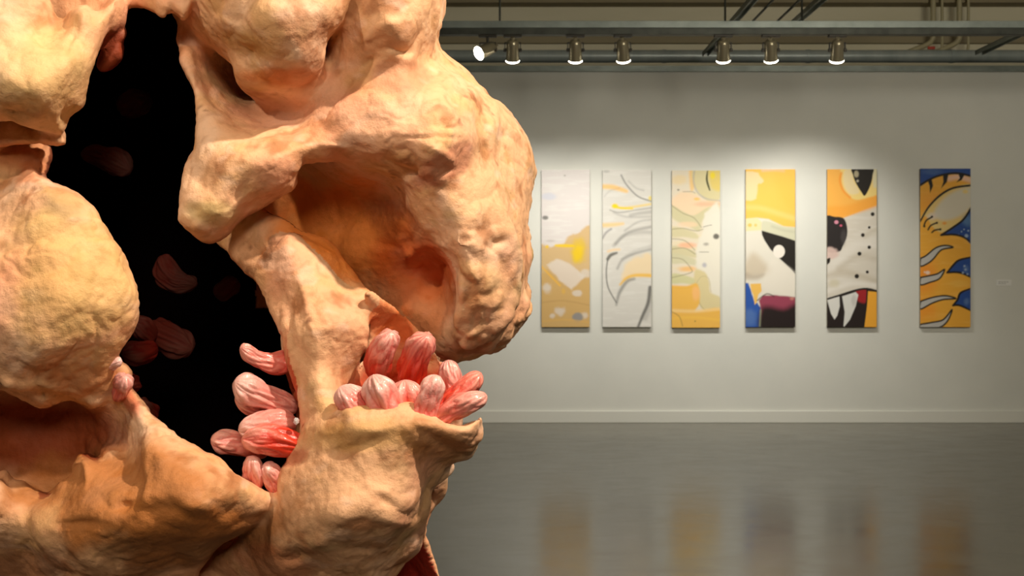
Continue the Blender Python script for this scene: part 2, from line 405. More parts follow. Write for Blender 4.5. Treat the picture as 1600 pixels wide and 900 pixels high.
# 2 white with grey strokes
c = Canvas((216, 212, 204), 2); c.wash((228, 225, 218), .5)
G = (120, 118, 114)
c.line([(2, 88), (60, 92), (128, 112)], 24, (244, 196, 120), .9, 8, (1, .7, .2)); c.line([(0, 292), (50, 290), (110, 284)], 22, (240, 200, 130), .8, 8, (1, .5, .2))
c.line([(100, 28), (130, 80), (190, 140), (262, 165)], 8, G, .75, 4); c.line([(140, 60), (180, 96), (220, 108)], 9, G, .3, 6); c.blob(20, 8, 16, 8, (150, 148, 144), .4)
c.line([(60, 188), (120, 200), (262, 180)], 12, (238, 204, 96), .7, 5); c.blob(66, 192, 18, 12, (250, 208, 10), 1.); c.line([(66, 196), (100, 202), (160, 204)], 10, (250, 208, 20), .9, 4); c.blob(256, 150, 12, 12, (232, 208, 80), .8)
c.line([(40, 212), (90, 225), (180, 212), (262, 200)], 7, G, .5, 4); c.line([(60, 225), (130, 248), (262, 246)], 10, G, .3, 7)
for p, w_, a_ in [([(70, 390), (140, 330), (262, 300)], 14, .5), ([(60, 400), (110, 350), (200, 330), (262, 330)], 18, .28), ([(120, 320), (190, 275), (262, 262)], 9, .4), ([(150, 240), (200, 228), (262, 222)], 18, .35), ([(80, 520), (110, 470), (180, 440), (262, 420)], 12, .5), ([(110, 470), (180, 430), (262, 405)], 22, .2), ([(10, 140), (40, 110), (90, 96)], 6, .25)]: c.line(p, w_, G, a_, 8)
c.poly([(110, 540), (130, 490), (200, 455), (262, 450), (262, 560), (180, 560), (110, 590)], (238, 212, 168), 14, .85, nz=10); c.line([(95, 605), (130, 570), (180, 556), (262, 558)], 20, (240, 188, 70), .9, 7, (.5, 1, 0)); c.line([(30, 430), (60, 422), (90, 420)], 12, (240, 200, 140), .7, 7)
c.line([(0, 360), (20, 330), (46, 312)], 10, (110, 104, 112), .6, 6); c.line([(28, 470), (44, 450), (76, 438)], 16, (86, 84, 76), .85, 6, (1, .5, .3)); c.line([(28, 470), (20, 540), (30, 620), (74, 700)], 7, (96, 94, 90), .8, 4)
c.line([(74, 712), (90, 650), (130, 590), (170, 575)], 16, (126, 124, 120), .75, 9, (.5, .6, .5)); c.line([(255, 620), (245, 700), (215, 770), (190, 830)], 18, (78, 76, 72), .85, 7, (1, .6, .1)); c.line([(262, 640), (252, 720), (225, 780)], 34, G, .3, 12)
hang(941, 1017, 266, 511, c, 'white painting with loose grey curved strokes and small yellow marks, second from left')
# 3 cream stripes, ochre bottom
c = Canvas((226, 214, 192), 3); c.wash((232, 216, 170), .5)
c.poly([(95, -10), (125, -10), (125, 80), (105, 110), (95, 60)], (240, 194, 110), 10, .8); c.blob(40, 50, 40, 26, (236, 208, 150), .6)
c.poly([(120, -10), (270, -10), (270, 130), (210, 170), (150, 120), (120, 70)], (214, 202, 152), 6, .9); c.line([(122, 0), (118, 60), (140, 116), (190, 150), (262, 160)], 9, (176, 170, 160), .7, 5)
c.poly([(200, -10), (270, -10), (270, 100), (225, 100), (205, 60)], (226, 200, 100), 12, .85); c.blob(222, 26, 12, 16, (240, 214, 20), .9); c.line([(194, 0), (190, 50), (206, 104)], 10, (60, 62, 20), .95, 2, (.5, .5, .6))
c.poly([(0, 150), (60, 110), (130, 130), (180, 160), (262, 168), (262, 210), (120, 240), (0, 190)], (240, 208, 170), 14, .85); c.blob(200, 178, 70, 12, (250, 184, 150), .8, .6); c.blob(134, 150, 16, 8, (244, 190, 90), .8); c.blob(35, 102, 7, 5, (90, 84, 70), .7); c.line([(60, 112), (110, 112), (126, 120)], 4, (130, 120, 100), .6)
c.poly([(0, 185), (60, 215), (120, 235), (200, 190), (262, 200), (170, 260), (150, 320), (100, 300), (0, 250)], (206, 198, 156), 8, .9)
for y, cc in [(300, (210, 200, 158)), (400, (208, 198, 156)), (440, (206, 200, 164)), (545, (204, 200, 150))]:
    c.poly([(0, y), (60, y + 5), (130, y + 30), (140, y + 60), (60, y + 50), (0, y + 50)], cc, 7, .9)
for y, cc in [(280, (240, 206, 170)), (390, (244, 180, 140)), (515, (240, 186, 110))]: c.blob(86, y + 5, 46, 14, cc, .85, .6)
for p in ([(0, 185), (60, 225), (120, 250), (160, 300)], [(0, 310), (60, 305), (140, 318), (210, 290)], [(0, 360), (70, 370), (125, 420)], [(0, 460), (60, 470), (105, 520), (100, 540), (0, 565)], [(130, 440), (150, 430), (200, 430)], [(20, 622), (90, 620), (150, 602)], [(0, 415), (70, 410), (125, 440)]): c.line(p, 5, (150, 142, 110), .7, 3)
c.poly([(180, 230), (262, 200), (270, 660), (215, 640), (190, 560), (140, 530), (130, 430), (165, 330)], (228, 222, 206), 8, .95, nz=8)
c.poly([(130, 520), (190, 550), (210, 640), (262, 670), (262, 740), (180, 740), (140, 690), (120, 600)], (214, 198, 146), 8, .9, nz=5)
c.line([(140, 640), (150, 700), (190, 740), (262, 745)], 5, (170, 156, 110), .6, 3); c.line([(130, 600), (160, 560), (200, 570), (212, 640)], 4, (180, 168, 130), .5, 3)
c.poly([(0, 605), (80, 608), (140, 600), (150, 700), (130, 745), (262, 730), (270, 860), (-10, 860), (-10, 605)], (236, 180, 70), 7, .95); c.line([(0, 738), (120, 742), (262, 730)], 16, (242, 206, 140), .8, 8); c.blob(130, 650, 20, 34, (244, 186, 120), .8); c.line([(0, 780), (130, 775), (262, 790)], 12, (244, 196, 80), .6, 8)
c.line([(0, 745), (40, 770), (58, 820)], 5, (140, 110, 60), .6, 3); c.blob(240, 348, 16, 14, (80, 76, 70), .9, .4); c.blob(186, 388, 15, 9, (140, 134, 124), .7, .6); c.line([(170, 298), (200, 290), (216, 288)], 4, (120, 112, 100), .7); c.blob(176, 498, 12, 12, (160, 160, 176), .7, .6); c.line([(150, 430), (200, 430)], 3, (100, 96, 84), .8); c.blob(126, 795, 4, 4, (130, 100, 60), .8)
hang(1049, 1124, 267, 512, c, 'cream painting with soft wavy stripes and ochre yellow bottom, third from left')
# 4 orange top, black wedge with white dot
c = Canvas((222, 216, 202), 4)
c.poly([(-10, 500), (40, 440), (100, 490), (130, 530), (90, 560), (-10, 560)], (190, 170, 140), 26, .6); c.poly([(-10, 540), (40, 555), (100, 550), (60, 580), (-10, 575)], (150, 130, 108), 14, .45)
c.poly([(-10, -10), (280, -10), (280, 310), (200, 300), (120, 262), (60, 255), (-10, 262)], (248, 192, 84), 5, 1., smooth=False); c.wash((252, 200, 104), 0)
c.line([(0, 200), (80, 205), (180, 235), (262, 260)], 26, (250, 206, 120), .7, 14); c.line([(90, 5), (150, 2), (200, 8)], 16, (250, 196, 160), .8, 8); c.poly([(150, 20), (262, 20), (262, 200), (190, 160)], (248, 186, 72), 30, .5)
c.poly([(-10, 20), (60, 16), (76, 40), (90, 60), (78, 80), (70, 80), (60, 120), (50, 160), (-10, 155)], (232, 210, 160), 5, .95, nz=8)
c.poly([(0, 262), (60, 255), (86, 280), (84, 320), (0, 325)], (240, 214, 160), 5, .9, smooth=False); c.blob(22, 294, 10, 9, (248, 186, 80), .9); c.blob(52, 294, 8, 8, (248, 190, 90), .8)
c.poly([(86, 275), (130, 276), (200, 300), (270, 310), (270, 380), (200, 365), (130, 340), (86, 325)], (206, 204, 176), 5, .95); c.line([(140, 300), (200, 320), (262, 330)], 14, (186, 184, 158), .5, 8)
c.poly([(84, 322), (130, 335), (190, 352), (270, 378), (270, 560), (240, 525), (180, 470), (130, 420), (100, 375), (86, 345)], INK, 2.5, 1., smooth=False); c.blob(176, 432, 31, 34, (236, 228, 216), 1., .05, 0)
c.poly([(270, 560), (200, 500), (140, 470), (100, 560), (90, 620), (200, 660), (270, 655)], (230, 222, 208), 16, .6)
c.poly([(-10, 598), (14, 598), (30, 650), (50, 705), (60, 700), (80, 730), (84, 850), (-10, 850)], (38, 84, 168), 4, 1., smooth=False, nz=3); c.blob(20, 780, 36, 40, (90, 124, 180), .6, .6)
c.poly([(24, 602), (80, 600), (84, 640), (66, 660), (58, 700), (48, 712), (40, 660), (30, 640)], (236, 186, 90), 3, 1., smooth=False)
c.poly([(70, 690), (90, 665), (150, 662), (270, 672), (270, 850), (85, 850), (80, 740)], (150, 62, 84), 5, 1., smooth=False, nz=3); c.poly([(80, 740), (120, 720), (200, 735), (270, 715), (270, 850), (80, 850)], (30, 16, 16), 22, 1.); c.blob(245, 680, 12, 8, (206, 140, 120), .7); c.line([(60, 690), (110, 655), (150, 668)], 6, (60, 44, 36), .8, 3); c.line([(78, 740), (74, 830)], 8, (150, 150, 110), .7, 4)
hang(1164, 1241, 265, 511, c, 'orange and white painting with black wedge, white dot and maroon block, fourth from left')
# 5 orange, muzzle with dots, fangs
c = Canvas((214, 206, 192), 5); c.wash((226, 220, 210), .5)
c.line([(0, 560), (60, 470), (160, 400), (262, 380)], 60, (230, 224, 214), .6, 26); c.line([(262, 470), (160, 460), (60, 520)], 28, (190, 178, 158), .5, 18); c.line([(262, 320), (230, 330), (200, 350)], 26, (196, 186, 166), .5, 14); c.line([(0, 560), (100, 540), (262, 590)], 30, (186, 172, 148), .5, 18); c.line([(0, 640), (130, 600), (262, 612)], 24, (232, 226, 216), .7, 12)
c.poly([(-10, -10), (280, -10), (280, 185), (230, 200), (140, 235), (80, 258), (-10, 262)], (250, 182, 80), 4, 1., smooth=False); c.poly([(-10, 200), (100, 190), (200, 160), (280, 130), (280, 185), (140, 235), (-10, 262)], (250, 168, 60), 14, .8)
c.poly([(86, -10), (74, 40), (74, 80), (100, 130), (150, 160), (210, 150), (270, 120), (270, -10)], (244, 214, 130), 6, 1.); c.line([(74, 20), (68, 60), (84, 110), (120, 148)], 12, (250, 150, 40), .8, 6); c.poly([(90, 10), (130, 0), (140, 60), (170, 120), (120, 130), (88, 80)], (236, 216, 170), 8, .9); c.poly([(240, -10), (270, -10), (270, 80), (244, 90)], (228, 222, 190), 8, .8)
c.poly([(134, -6), (238, -6), (240, 30), (230, 80), (200, 138), (180, 120), (150, 70), (136, 30)], INK, 2, 1.); c.blob(154, 26, 12, 18, (196, 184, 150), .8, .3); c.blob(160, 62, 7, 7, (206, 200, 180), .8)
c.poly([(-10, 256), (40, 250), (86, 258), (104, 300), (104, 350), (84, 400), (60, 434), (-10, 420)], (36, 30, 30), 2.5, 1.); c.blob(48, 278, 11, 10, (214, 140, 160), 1., .2, 0); c.blob(72, 296, 7, 6, (206, 90, 120), 1., .2, 0); c.blob(14, 440, 40, 34, (220, 190, 180), .9, .3); c.poly([(-10, 480), (14, 465), (12, 490), (-10, 505)], INK, 2, 1.); c.blob(85, 360, 14, 40, (90, 84, 84), .4)
for x, y, r_ in [(240, 236, 10), (222, 306, 7), (188, 346, 10), (222, 410, 9), (170, 444, 11), (156, 562, 12), (212, 540, 8)]: c.blob(x, y, r_, r_, INK, 1., .15, .05)
c.blob(36, 600, 26, 26, (206, 196, 160), .5)
c.poly([(-10, 682), (60, 662), (150, 634), (220, 630), (270, 642), (270, 850), (-10, 850)], (34, 22, 20), 2.5, 1., smooth=False); c.poly([(152, 640), (206, 634), (204, 700), (160, 690)], (160, 30, 36), 8, 1.); c.poly([(210, 640), (270, 645), (270, 850), (190, 850), (200, 760), (208, 700)], (240, 170, 52), 2.5, 1., smooth=False)
c.poly([(0, 684), (64, 668), (66, 720), (52, 770), (38, 790), (20, 760), (0, 690)], (222, 220, 214), 2, 1., smooth=False); c.poly([(78, 668), (150, 645), (164, 660), (150, 720), (120, 790), (88, 830), (86, 820), (92, 750)], (220, 218, 212), 2, 1., smooth=False); c.blob(140, 690, 12, 28, (180, 176, 172), .5)
c.line([(0, 682), (60, 664), (150, 636), (210, 628), (262, 640)], 10, INK, 1., 1.5); c.line([(212, 636), (206, 720), (192, 830)], 8, INK, 1., 1.5)
hang(1291, 1368, 265, 511, c, 'painting of a white spotted muzzle with two fangs under orange, fifth from left')
# 6 orange flames on blue
c = Canvas((244, 176, 60), 6); c.wash((250, 190, 84), .5); c.blob(20, 560, 60, 90, (250, 146, 40), .7, .7); c.blob(60, 180, 60, 60, (248, 160, 60), .5, .7); c.blob(20, 740, 60, 50, (250, 150, 40), .6, .7)
BL = (38, 76, 148)
c.poly([(-10, -10), (275, -10), (275, 42), (190, 26), (110, 36), (50, 58), (-10, 92)], BL, 2, 1.); c.blob(60, 15, 50, 14, (90, 120, 170), .5, .6)
c.line([(150, 52), (200, 44), (262, 60)], 26, (250, 210, 190), .8, 12)
c.line([(0, 86), (50, 56), (110, 34), (190, 24), (262, 38)], 11, INK, 1., 1.5)
for p in ([(36, 58), (58, 52), (66, 90), (50, 128), (48, 90)], [(118, 34), (146, 30), (138, 70), (108, 104), (120, 70)], [(198, 26), (232, 30), (215, 60), (188, 72), (206, 50)]): c.poly(p, INK, 2, 1., smooth=False)
c.poly([(0, 260), (40, 200), (100, 140), (170, 100), (270, 86), (270, 200), (230, 262), (180, 300), (110, 335), (60, 300), (30, 250)], (238, 206, 130), 3, 1.); c.poly([(70, 240), (110, 170), (180, 120), (270, 100), (270, 190), (200, 250), (120, 270)], (226, 218, 200), 14, .95); c.blob(60, 250, 26, 18, (236, 220, 210), .7); c.blob(126, 286, 12, 8, (244, 160, 60), .9); c.blob(235, 120, 14, 10, (244, 214, 120), .8)
c.poly([(110, 345), (180, 300), (230, 262), (270, 200), (275, 390), (220, 355), (160, 345)], BL, 2, 1.); c.blob(245, 270, 26, 30, (110, 150, 190), .6, .6)
for x, y, r_ in [(240, 352, 9), (215, 330, 4), (228, 318, 4), (250, 325, 5), (200, 345, 3)]: c.blob(x, y, r_, r_, (170, 190, 215), .9, .4)
c.line([(0, 275), (40, 205), (100, 142), (170, 102), (262, 88)], 10, INK, 1., 1.5, (.8, 1, .2)); c.line([(108, 348), (170, 308), (225, 266), (262, 210)], 11, INK, 1., 1.5); c.line([(108, 348), (170, 345), (220, 356), (262, 384)], 10, INK, 1., 1.5, (1, .7, .2))
for p in ([(18, 300), (30, 272), (56, 256)], [(40, 320), (54, 298), (84, 284)], [(60, 334), (76, 322), (104, 318)]): c.line(p, 8, INK, 1., 1.5)
for x, y in ((60, 252), (86, 284), (104, 318), (20, 302)): c.blob(x, y, 6, 6, INK, 1., .2, 0)
for (p1, p2, p3, p4) in [((262, 464), (200, 480), (140, 544), (262, 568)), ((262, 628), (210, 650), (170, 716), (262, 742))]:
    c.poly([(275, p1[1]), p2, (p3[0] + 20, p3[1] - 26), p3, (210, p3[1] + 2), (275, p4[1])], BL, 2, 1., smooth=False); c.line([p1, p2, (p3[0] + 24, p3[1] - 30), p3], 10, INK, 1., 1.5, (.8, .8, .3)); c.line([p3, (205, p3[1]), p4], 10, INK, 1., 1.5, (1, .7, .2))
    c.blob(240, p3[1] - 20, 14, 18, (110, 140, 185), .5, .6)
for x, y in ((236, 528), (222, 545), (246, 552), (230, 510)): c.blob(x, y, 5, 5, (180, 196, 215), .8)
for p in ([(0, 470), (30, 455), (80, 415), (130, 402), (170, 412), (110, 425), (70, 470), (40, 495), (0, 510)], [(0, 570), (50, 560), (90, 550), (126, 528), (100, 575), (50, 595), (0, 608)], [(0, 695), (60, 675), (130, 665), (185, 680), (120, 685), (60, 705), (0, 735)], [(0, 815), (60, 805), (120, 790), (165, 738), (140, 800), (90, 835), (0, 838)]):
    c.poly(p, (196, 192, 186), 2, 1.); c.line(p + [p[0]], 8, INK, 1., 1.5)
c.blob(38, 545, 12, 10, (250, 224, 206), .9, .4); c.blob(22, 542, 5, 5, (250, 220, 200), .9); c.blob(200, 600, 50, 16, (248, 196, 90), .5, .7)
hang(1436, 1514, 264, 511, c, 'orange painting with black outlined flame shapes over blue, rightmost of the six')

# wall label
a = at(1556, 447, WY); c_ = at(1580, 437, WY)
e = empty('wall_label', (a.x, WY, a.z)); tag(e, 'small white caption card on the wall right of the flame painting', 'label')
q = MB(); q.box((0, -.006, 0), (c_.x - a.x, -.0005, c_.z - a.z), bev=.001); q.build('card', M_card, e)
q = MB()
for i in range(2):
    for k in range(4 - i): q.box((.018 + k * .02, -.0066, .03 - i * .012), (.034 + k * .02, -.0058, .034 - i * .012))
q.build('printed_lines', M_ink, e)


# ------------------------------------------------------------------ the sculpture
STEP = 3.0
def axis(parts):
    out = []
    for a, b_, s in parts: out += list(np.arange(a, b_, s))
    return np.array(out, dtype=np.float32)
GU = axis([(-420, -20, 9), (-20, 848, STEP), (848, 900, 9)])
GV = axis([(-330, -20, 9), (-20, 920, STEP), (920, 1400, 11)])
GY = axis([(1.46, 2.08, .0055), (2.08, 2.9, .011)])
SX = 1.9 / FPX                                    # metres per pixel at the sculpture
FLD = np.full((len(GU), len(GV), len(GY)), .12, dtype=np.float32)
UU, VV = np.meshgrid(GU, GV, indexing='ij')

def tps(ctrl, uu, vv, lam=.0):
    C = np.array(ctrl, dtype=np.float64); X = C[:, :2] / 300.0; z = C[:, 2]
    K = lambda r2: np.where(r2 > 1e-12, r2 * np.log(r2 + 1e-12) * .5, 0)
    r2 = ((X[:, None] - X[None]) ** 2).sum(-1); n_ = len(X)
    A = np.zeros((n_ + 3, n_ + 3)); A[:n_, :n_] = K(r2) + lam * np.eye(n_); A[:n_, n_] = 1; A[:n_, n_ + 1:] = X; A[n_, :n_] = 1; A[n_ + 1:, :n_] = X.T
    s = np.linalg.solve(A, np.concatenate([z, [0, 0, 0]]))
    out = np.full(uu.shape, s[n_]) + s[n_ + 1] * uu / 300 + s[n_ + 2] * vv / 300
    for k in range(n_):
        out += s[k] * K((uu / 300 - X[k, 0]) ** 2 + (vv / 300 - X[k, 1]) ** 2)
    return np.clip(out, z.min() - .03, z.max() + .03).astype(np.float32)

def layer(outline, ctrl, thick, rad, k=.018, smooth=True, sub=False, back=None):
    """a slab whose front follows the depth controls; rounded rim of radius rad (m); smooth-unioned into the body"""
    pts = catmull(outline, 4) if smooth else outline
    a = np.array(pts); mg = 60
    iu = np.where((GU >= a[:, 0].min() - mg) & (GU <= a[:, 0].max() + mg))[0]; iv = np.where((GV >= a[:, 1].min() - mg) & (GV <= a[:, 1].max() + mg))[0]
    su = slice(iu[0], iu[-1] + 1); sv = slice(iv[0], iv[-1] + 1)
    uu, vv = UU[su, sv], VV[su, sv]
    d, ins = seg_dist(uu, vv, pts); s2 = np.where(ins, -d, d) * SX
    F = tps(ctrl, uu, vv) if len(ctrl) > 2 else np.full(uu.shape, ctrl[0][2], dtype=np.float32)
    B = F + thick if back is None else np.full(F.shape, back, dtype=np.float32)
    mid = (F + B) / 2; half = (B - F) / 2
    lo = F.min() - .09; hi = B.max() + .09
    iy = np.where((GY >= lo) & (GY <= hi))[0]; sy = slice(iy[0], iy[-1] + 1)
    yy = GY[sy][None, None]
    ds = np.abs(yy - mid[..., None]) - half[..., None]
    r = np.minimum(rad, np.maximum(half, .004))[..., None] if np.ndim(half) else rad
    p = s2[..., None] + r; q = ds + r
    D = np.sqrt(np.maximum(p, 0) ** 2 + np.maximum(q, 0) ** 2) - r + np.minimum(np.maximum(p, q), 0)
    blend(su, sv, sy, D, k, sub)
def blend(su, sv, sy, D, k, sub=False):
    f = FLD[su, sv, sy]
    if sub:
        D = -D; h = np.maximum(k - np.abs(f - D), 0) / k; f[...] = np.maximum(f, D) + h * h * k * .25
    else:
        h = np.maximum(k - np.abs(f - D), 0) / k; f[...] = np.minimum(f, D) - h * h * k * .25
def ellip(c, r, k=.02, sub=False, rotdeg=0):
    """ellipsoid: centre (u, v, Y), radii in (px, px, m)"""
    mg = 1.35
    R = max(r[0], r[1]) if rotdeg else None
    ru, rv = (R, R) if R else (r[0], r[1])
    iu = np.where(abs(GU - c[0]) < ru * mg + 30)[0]; iv = np.where(abs(GV - c[1]) < rv * mg + 30)[0]; iy = np.where(abs(GY - c[2]) < r[2] * mg + .04)[0]
    if not len(iu) or not len(iv) or not len(iy): return
    su = slice(iu[0], iu[-1] + 1); sv = slice(iv[0], iv[-1] + 1); sy = slice(iy[0], iy[-1] + 1)
    x = (GU[su] - c[0])[:, None, None] * SX; y = (GV[sv] - c[1])[None, :, None] * SX; z = (GY[sy] - c[2])[None, None]
    t = math.radians(rotdeg); X = x * math.cos(t) + y * math.sin(t); Yv = -x * math.sin(t) + y * math.cos(t)
    a, b_, c_ = r[0] * SX, r[1] * SX, r[2]
    k0 = np.sqrt((X / a) ** 2 + (Yv / b_) ** 2 + (z / c_) ** 2); k1 = np.sqrt((X / a ** 2) ** 2 + (Yv / b_ ** 2) ** 2 + (z / c_ ** 2) ** 2)
    D = (k0 * (k0 - 1) / np.maximum(k1, 1e-6)).astype(np.float32)
    blend(su, sv, sy, D, k, sub)

# --- hollow hull behind the folded skin, standing on the floor
layer([(-380, -250), (100, -300), (560, -300), (640, -120), (640, 40), (690, 130), (770, 220), (790, 330), (785, 480), (720, 520), (640, 520), (640, 640), (700, 680),
       (660, 760), (620, 900), (640, 1020), (700, 1200), (740, 1390), (300, 1440), (-300, 1440), (-380, 1200), (-400, 700), (-410, 200)],
      [(0, 0, 2.02), (800, 0, 2.08), (-300, 1400, 2.0), (700, 1400, 2.0), (300, 1100, 1.88), (700, 300, 2.1)], 0, .16, back=2.72)
ellip((250, 360, 2.2), (330, 520, .42), k=.03, sub=True, rotdeg=-12)
ellip((380, 620, 2.15), (190, 260, .35), k=.03, sub=True)

# --- G: boulder at the right with its deep side hollow
layer([(300, -260), (600, -290), (690, -150), (690, 0), (684, 34), (684, 70), (701, 92), (742, 128), (764, 154), (792, 172), (815, 205), (833, 250), (831, 295), (823, 335), (827, 400), (822, 440), (826, 488), (806, 516), (778, 546), (742, 554), (712, 567), (684, 560), (640, 550), (590, 545), (520, 530), (450, 470), (400, 400), (380, 330), (400, 200), (340, 60)],
      [(430, 60, 2.0), (400, 170, 2.02), (450, 200, 1.96), (500, 120, 1.89), (560, 60, 1.80), (600, 20, 1.76), (600, 110, 1.80), (640, 60, 1.78), (665, 100, 1.86), (670, 20, 1.80),
       (560, 190, 1.775), (520, 215, 1.80), (640, 190, 1.765), (690, 225, 1.75), (720, 160, 1.83), (650, 130, 1.80), (700, 120, 1.88), (760, 200, 1.90), (730, 250, 1.845), (780, 300, 1.90), (815, 300, 1.97),
       (620, 245, 1.78), (580, 262, 1.83), (690, 280, 1.80), (640, 320, 1.87), (600, 300, 1.93), (540, 300, 1.98), (480, 300, 2.03), (440, 330, 2.07), (500, 380, 2.03), (560, 400, 1.98),
       (690, 340, 1.83), (718, 385, 1.82), (670, 375, 1.90), (620, 370, 1.95), (660, 420, 2.0), (694, 430, 1.985), (722, 430, 1.85), (735, 450, 1.85), (600, 440, 2.0), (550, 460, 2.06),
       (640, 480, 1.99), (600, 520, 2.04), (700, 480, 1.97), (760, 400, 1.865), (790, 440, 1.89), (760, 500, 1.89), (700, 530, 1.95), (660, 530, 1.99), (805, 480, 1.94), (770, 350, 1.865), (810, 380, 1.94),
       (560, -100, 1.78), (420, -100, 1.90), (680, -100, 1.85), (600, -260, 1.95)],
      0, .085, back=2.45)
layer([(636, 400), (655, 390), (680, 386), (702, 392), (715, 404), (717, 440), (716, 480), (712, 520), (740, 545), (800, 500), (815, 440), (810, 380), (780, 320), (720, 300), (660, 330)],
      [(645, 392, 1.935), (680, 384, 1.885), (716, 395, 1.83), (718, 440, 1.845), (718, 480, 1.86), (712, 520, 1.90), (770, 400, 1.875), (770, 480, 1.885), (740, 320, 1.86), (690, 330, 1.87), (800, 440, 1.92), (700, 370, 1.845)], .12, .012, k=.012)
# --- F: band between the big hole and the side hollow
layer([(262, -60), (285, 20), (277, 60), (283, 88), (292, 116), (304, 150), (308, 190), (302, 226), (288, 262), (284, 290), (279, 335), (286, 356), (306, 372), (330, 377), (352, 368), (378, 345), (410, 322), (436, 306), (460, 292), (468, 272), (480, 259), (505, 255), (535, 247), (570, 250), (610, 270), (640, 290), (660, 240), (640, 160), (560, 90), (500, 60), (420, 0), (380, -60)],
      [(290, 50, 1.90), (300, 100, 1.87), (330, 120, 1.92), (350, 175, 1.86), (320, 200, 1.80), (380, 150, 2.0), (340, 105, 1.96), (430, 170, 1.95), (400, 190, 1.88), (470, 165, 1.93), (490, 150, 1.88), (350, 240, 1.76), (310, 270, 1.78), (300, 330, 1.765), (340, 330, 1.755), (330, 360, 1.79), (400, 290, 1.765), (430, 250, 1.75),
       (395, 315, 1.80), (455, 275, 1.775), (445, 212, 1.80), (500, 225, 1.785), (540, 215, 1.79), (520, 170, 1.82), (560, 190, 1.80), (600, 220, 1.81), (480, 250, 1.80), (530, 244, 1.81), (580, 250, 1.83), (620, 230, 1.84), (640, 160, 1.88), (560, 90, 1.88), (640, 290, 1.92), (600, 150, 1.87), (400, 60, 1.97), (350, 60, 1.94)],
      .06, .022, k=.03)
# --- E: overhanging mass at the top
layer([(285, -280), (262, -40), (262, 14), (285, 40), (305, 62), (335, 78), (352, 92), (372, 108), (388, 132), (415, 136), (445, 140), (470, 132), (492, 118), (500, 92), (512, 62), (535, 34), (560, 5), (600, -60), (600, -280)],
      [(280, 0, 1.846), (300, 40, 1.860), (340, 70, 1.831), (330, 30, 1.788), (360, 50, 1.759), (400, 80, 1.763), (440, 60, 1.716), (400, 20, 1.723), (480, 40, 1.720), (460, 90, 1.738), (385, 112, 1.795), (420, 128, 1.795), (470, 120, 1.781), (500, 60, 1.745), (520, 10, 1.738), (550, -10, 1.774), (320, -30, 1.759), (440, -60, 1.723), (560, -100, 1.774), (300, -150, 1.817), (430, -260, 1.853)],
      .13, .05, k=.02)
layer([(385, 122), (410, 118), (450, 110), (490, 105), (496, 128), (490, 160), (478, 182), (450, 190), (420, 180), (402, 155)],
      [(400, 130, 1.84), (490, 120, 1.83), (430, 170, 1.90), (480, 170, 1.87)], .08, .03, k=.06)
# --- leg: flat strap from the band down to the cup
layer([(338, 372), (352, 356), (380, 338), (405, 322), (432, 338), (462, 352), (500, 366), (522, 384), (545, 415), (566, 442), (584, 470), (580, 510), (577, 540), (560, 575), (545, 600), (526, 620), (520, 650), (500, 690), (470, 700), (452, 715), (466, 690), (472, 655), (466, 622), (456, 582), (443, 542), (430, 505), (411, 470), (401, 440), (384, 424), (360, 402)],
      [(360, 380, 1.90), (400, 340, 1.90), (400, 400, 1.865), (415, 425, 1.845), (455, 370, 1.85), (470, 400, 1.83), (500, 380, 1.88), (540, 440, 1.87), (500, 440, 1.82), (430, 470, 1.835), (460, 460, 1.81), (450, 540, 1.80), (490, 520, 1.765), (540, 500, 1.79), (575, 480, 1.84), (570, 540, 1.83), (500, 600, 1.76), (465, 600, 1.80), (540, 590, 1.83), (480, 660, 1.765), (510, 660, 1.74)],
      .032, .014, k=.02)
# --- flap: back wall of the cup behind the pods
layer([(572, 458), (592, 468), (612, 478), (636, 494), (652, 510), (662, 525), (676, 545), (690, 560), (698, 580), (708, 610), (720, 640), (700, 700), (540, 700), (530, 640), (545, 600), (566, 560), (576, 510)],
      [(575, 465, 1.82), (600, 478, 1.86), (640, 505, 1.90), (662, 530, 1.885), (600, 520, 1.90), (640, 540, 1.92), (690, 570, 1.90), (620, 600, 1.98), (700, 620, 1.87), (570, 560, 1.88), (560, 620, 1.87), (640, 680, 1.90)],
      .016, .008, k=.012)
# --- J: cup and lower body
layer([(500, 650), (522, 641), (545, 636), (575, 633), (605, 631), (635, 632), (655, 638), (675, 648), (698, 659), (716, 663), (734, 660), (746, 653), (753, 652), (754, 672), (748, 696), (732, 714), (712, 722), (700, 738), (686, 752), (674, 770), (668, 800), (665, 832), (655, 855), (640, 876), (615, 900), (590, 930), (600, 1000), (500, 1020), (300, 1000), (280, 920), (330, 868), (370, 838), (400, 810), (424, 782), (436, 745), (462, 700), (478, 668)],
      [(525, 645, 1.72), (580, 637, 1.695), (640, 637, 1.685), (690, 662, 1.675), (725, 664, 1.685), (742, 660, 1.70), (750, 668, 1.715), (735, 690, 1.71), (715, 712, 1.745), (640, 670, 1.674), (580, 655, 1.685), (540, 672, 1.695), (560, 695, 1.685), (620, 700, 1.68), (510, 720, 1.70), (680, 700, 1.715), (660, 735, 1.72), (700, 735, 1.80), (480, 690, 1.745), (460, 740, 1.735), (440, 770, 1.755), (575, 740, 1.675), (560, 790, 1.66), (620, 780, 1.675), (640, 740, 1.695), (662, 790, 1.75), (610, 830, 1.70),
       (520, 840, 1.68), (470, 800, 1.715), (450, 850, 1.73), (420, 810, 1.775), (400, 860, 1.80), (360, 870, 1.83), (560, 880, 1.74), (640, 860, 1.79), (480, 890, 1.76), (350, 900, 1.86), (600, 920, 1.84), (450, 950, 1.84)],
      .085, .030, k=.02)
layer([(600, 680), (660, 690), (694, 722), (701, 745), (697, 770), (688, 786), (672, 803), (655, 830), (600, 840), (560, 760)], [(640, 740, 1.87), (690, 740, 1.87), (690, 780, 1.89), (660, 810, 1.89)], .08, .03, k=.01)
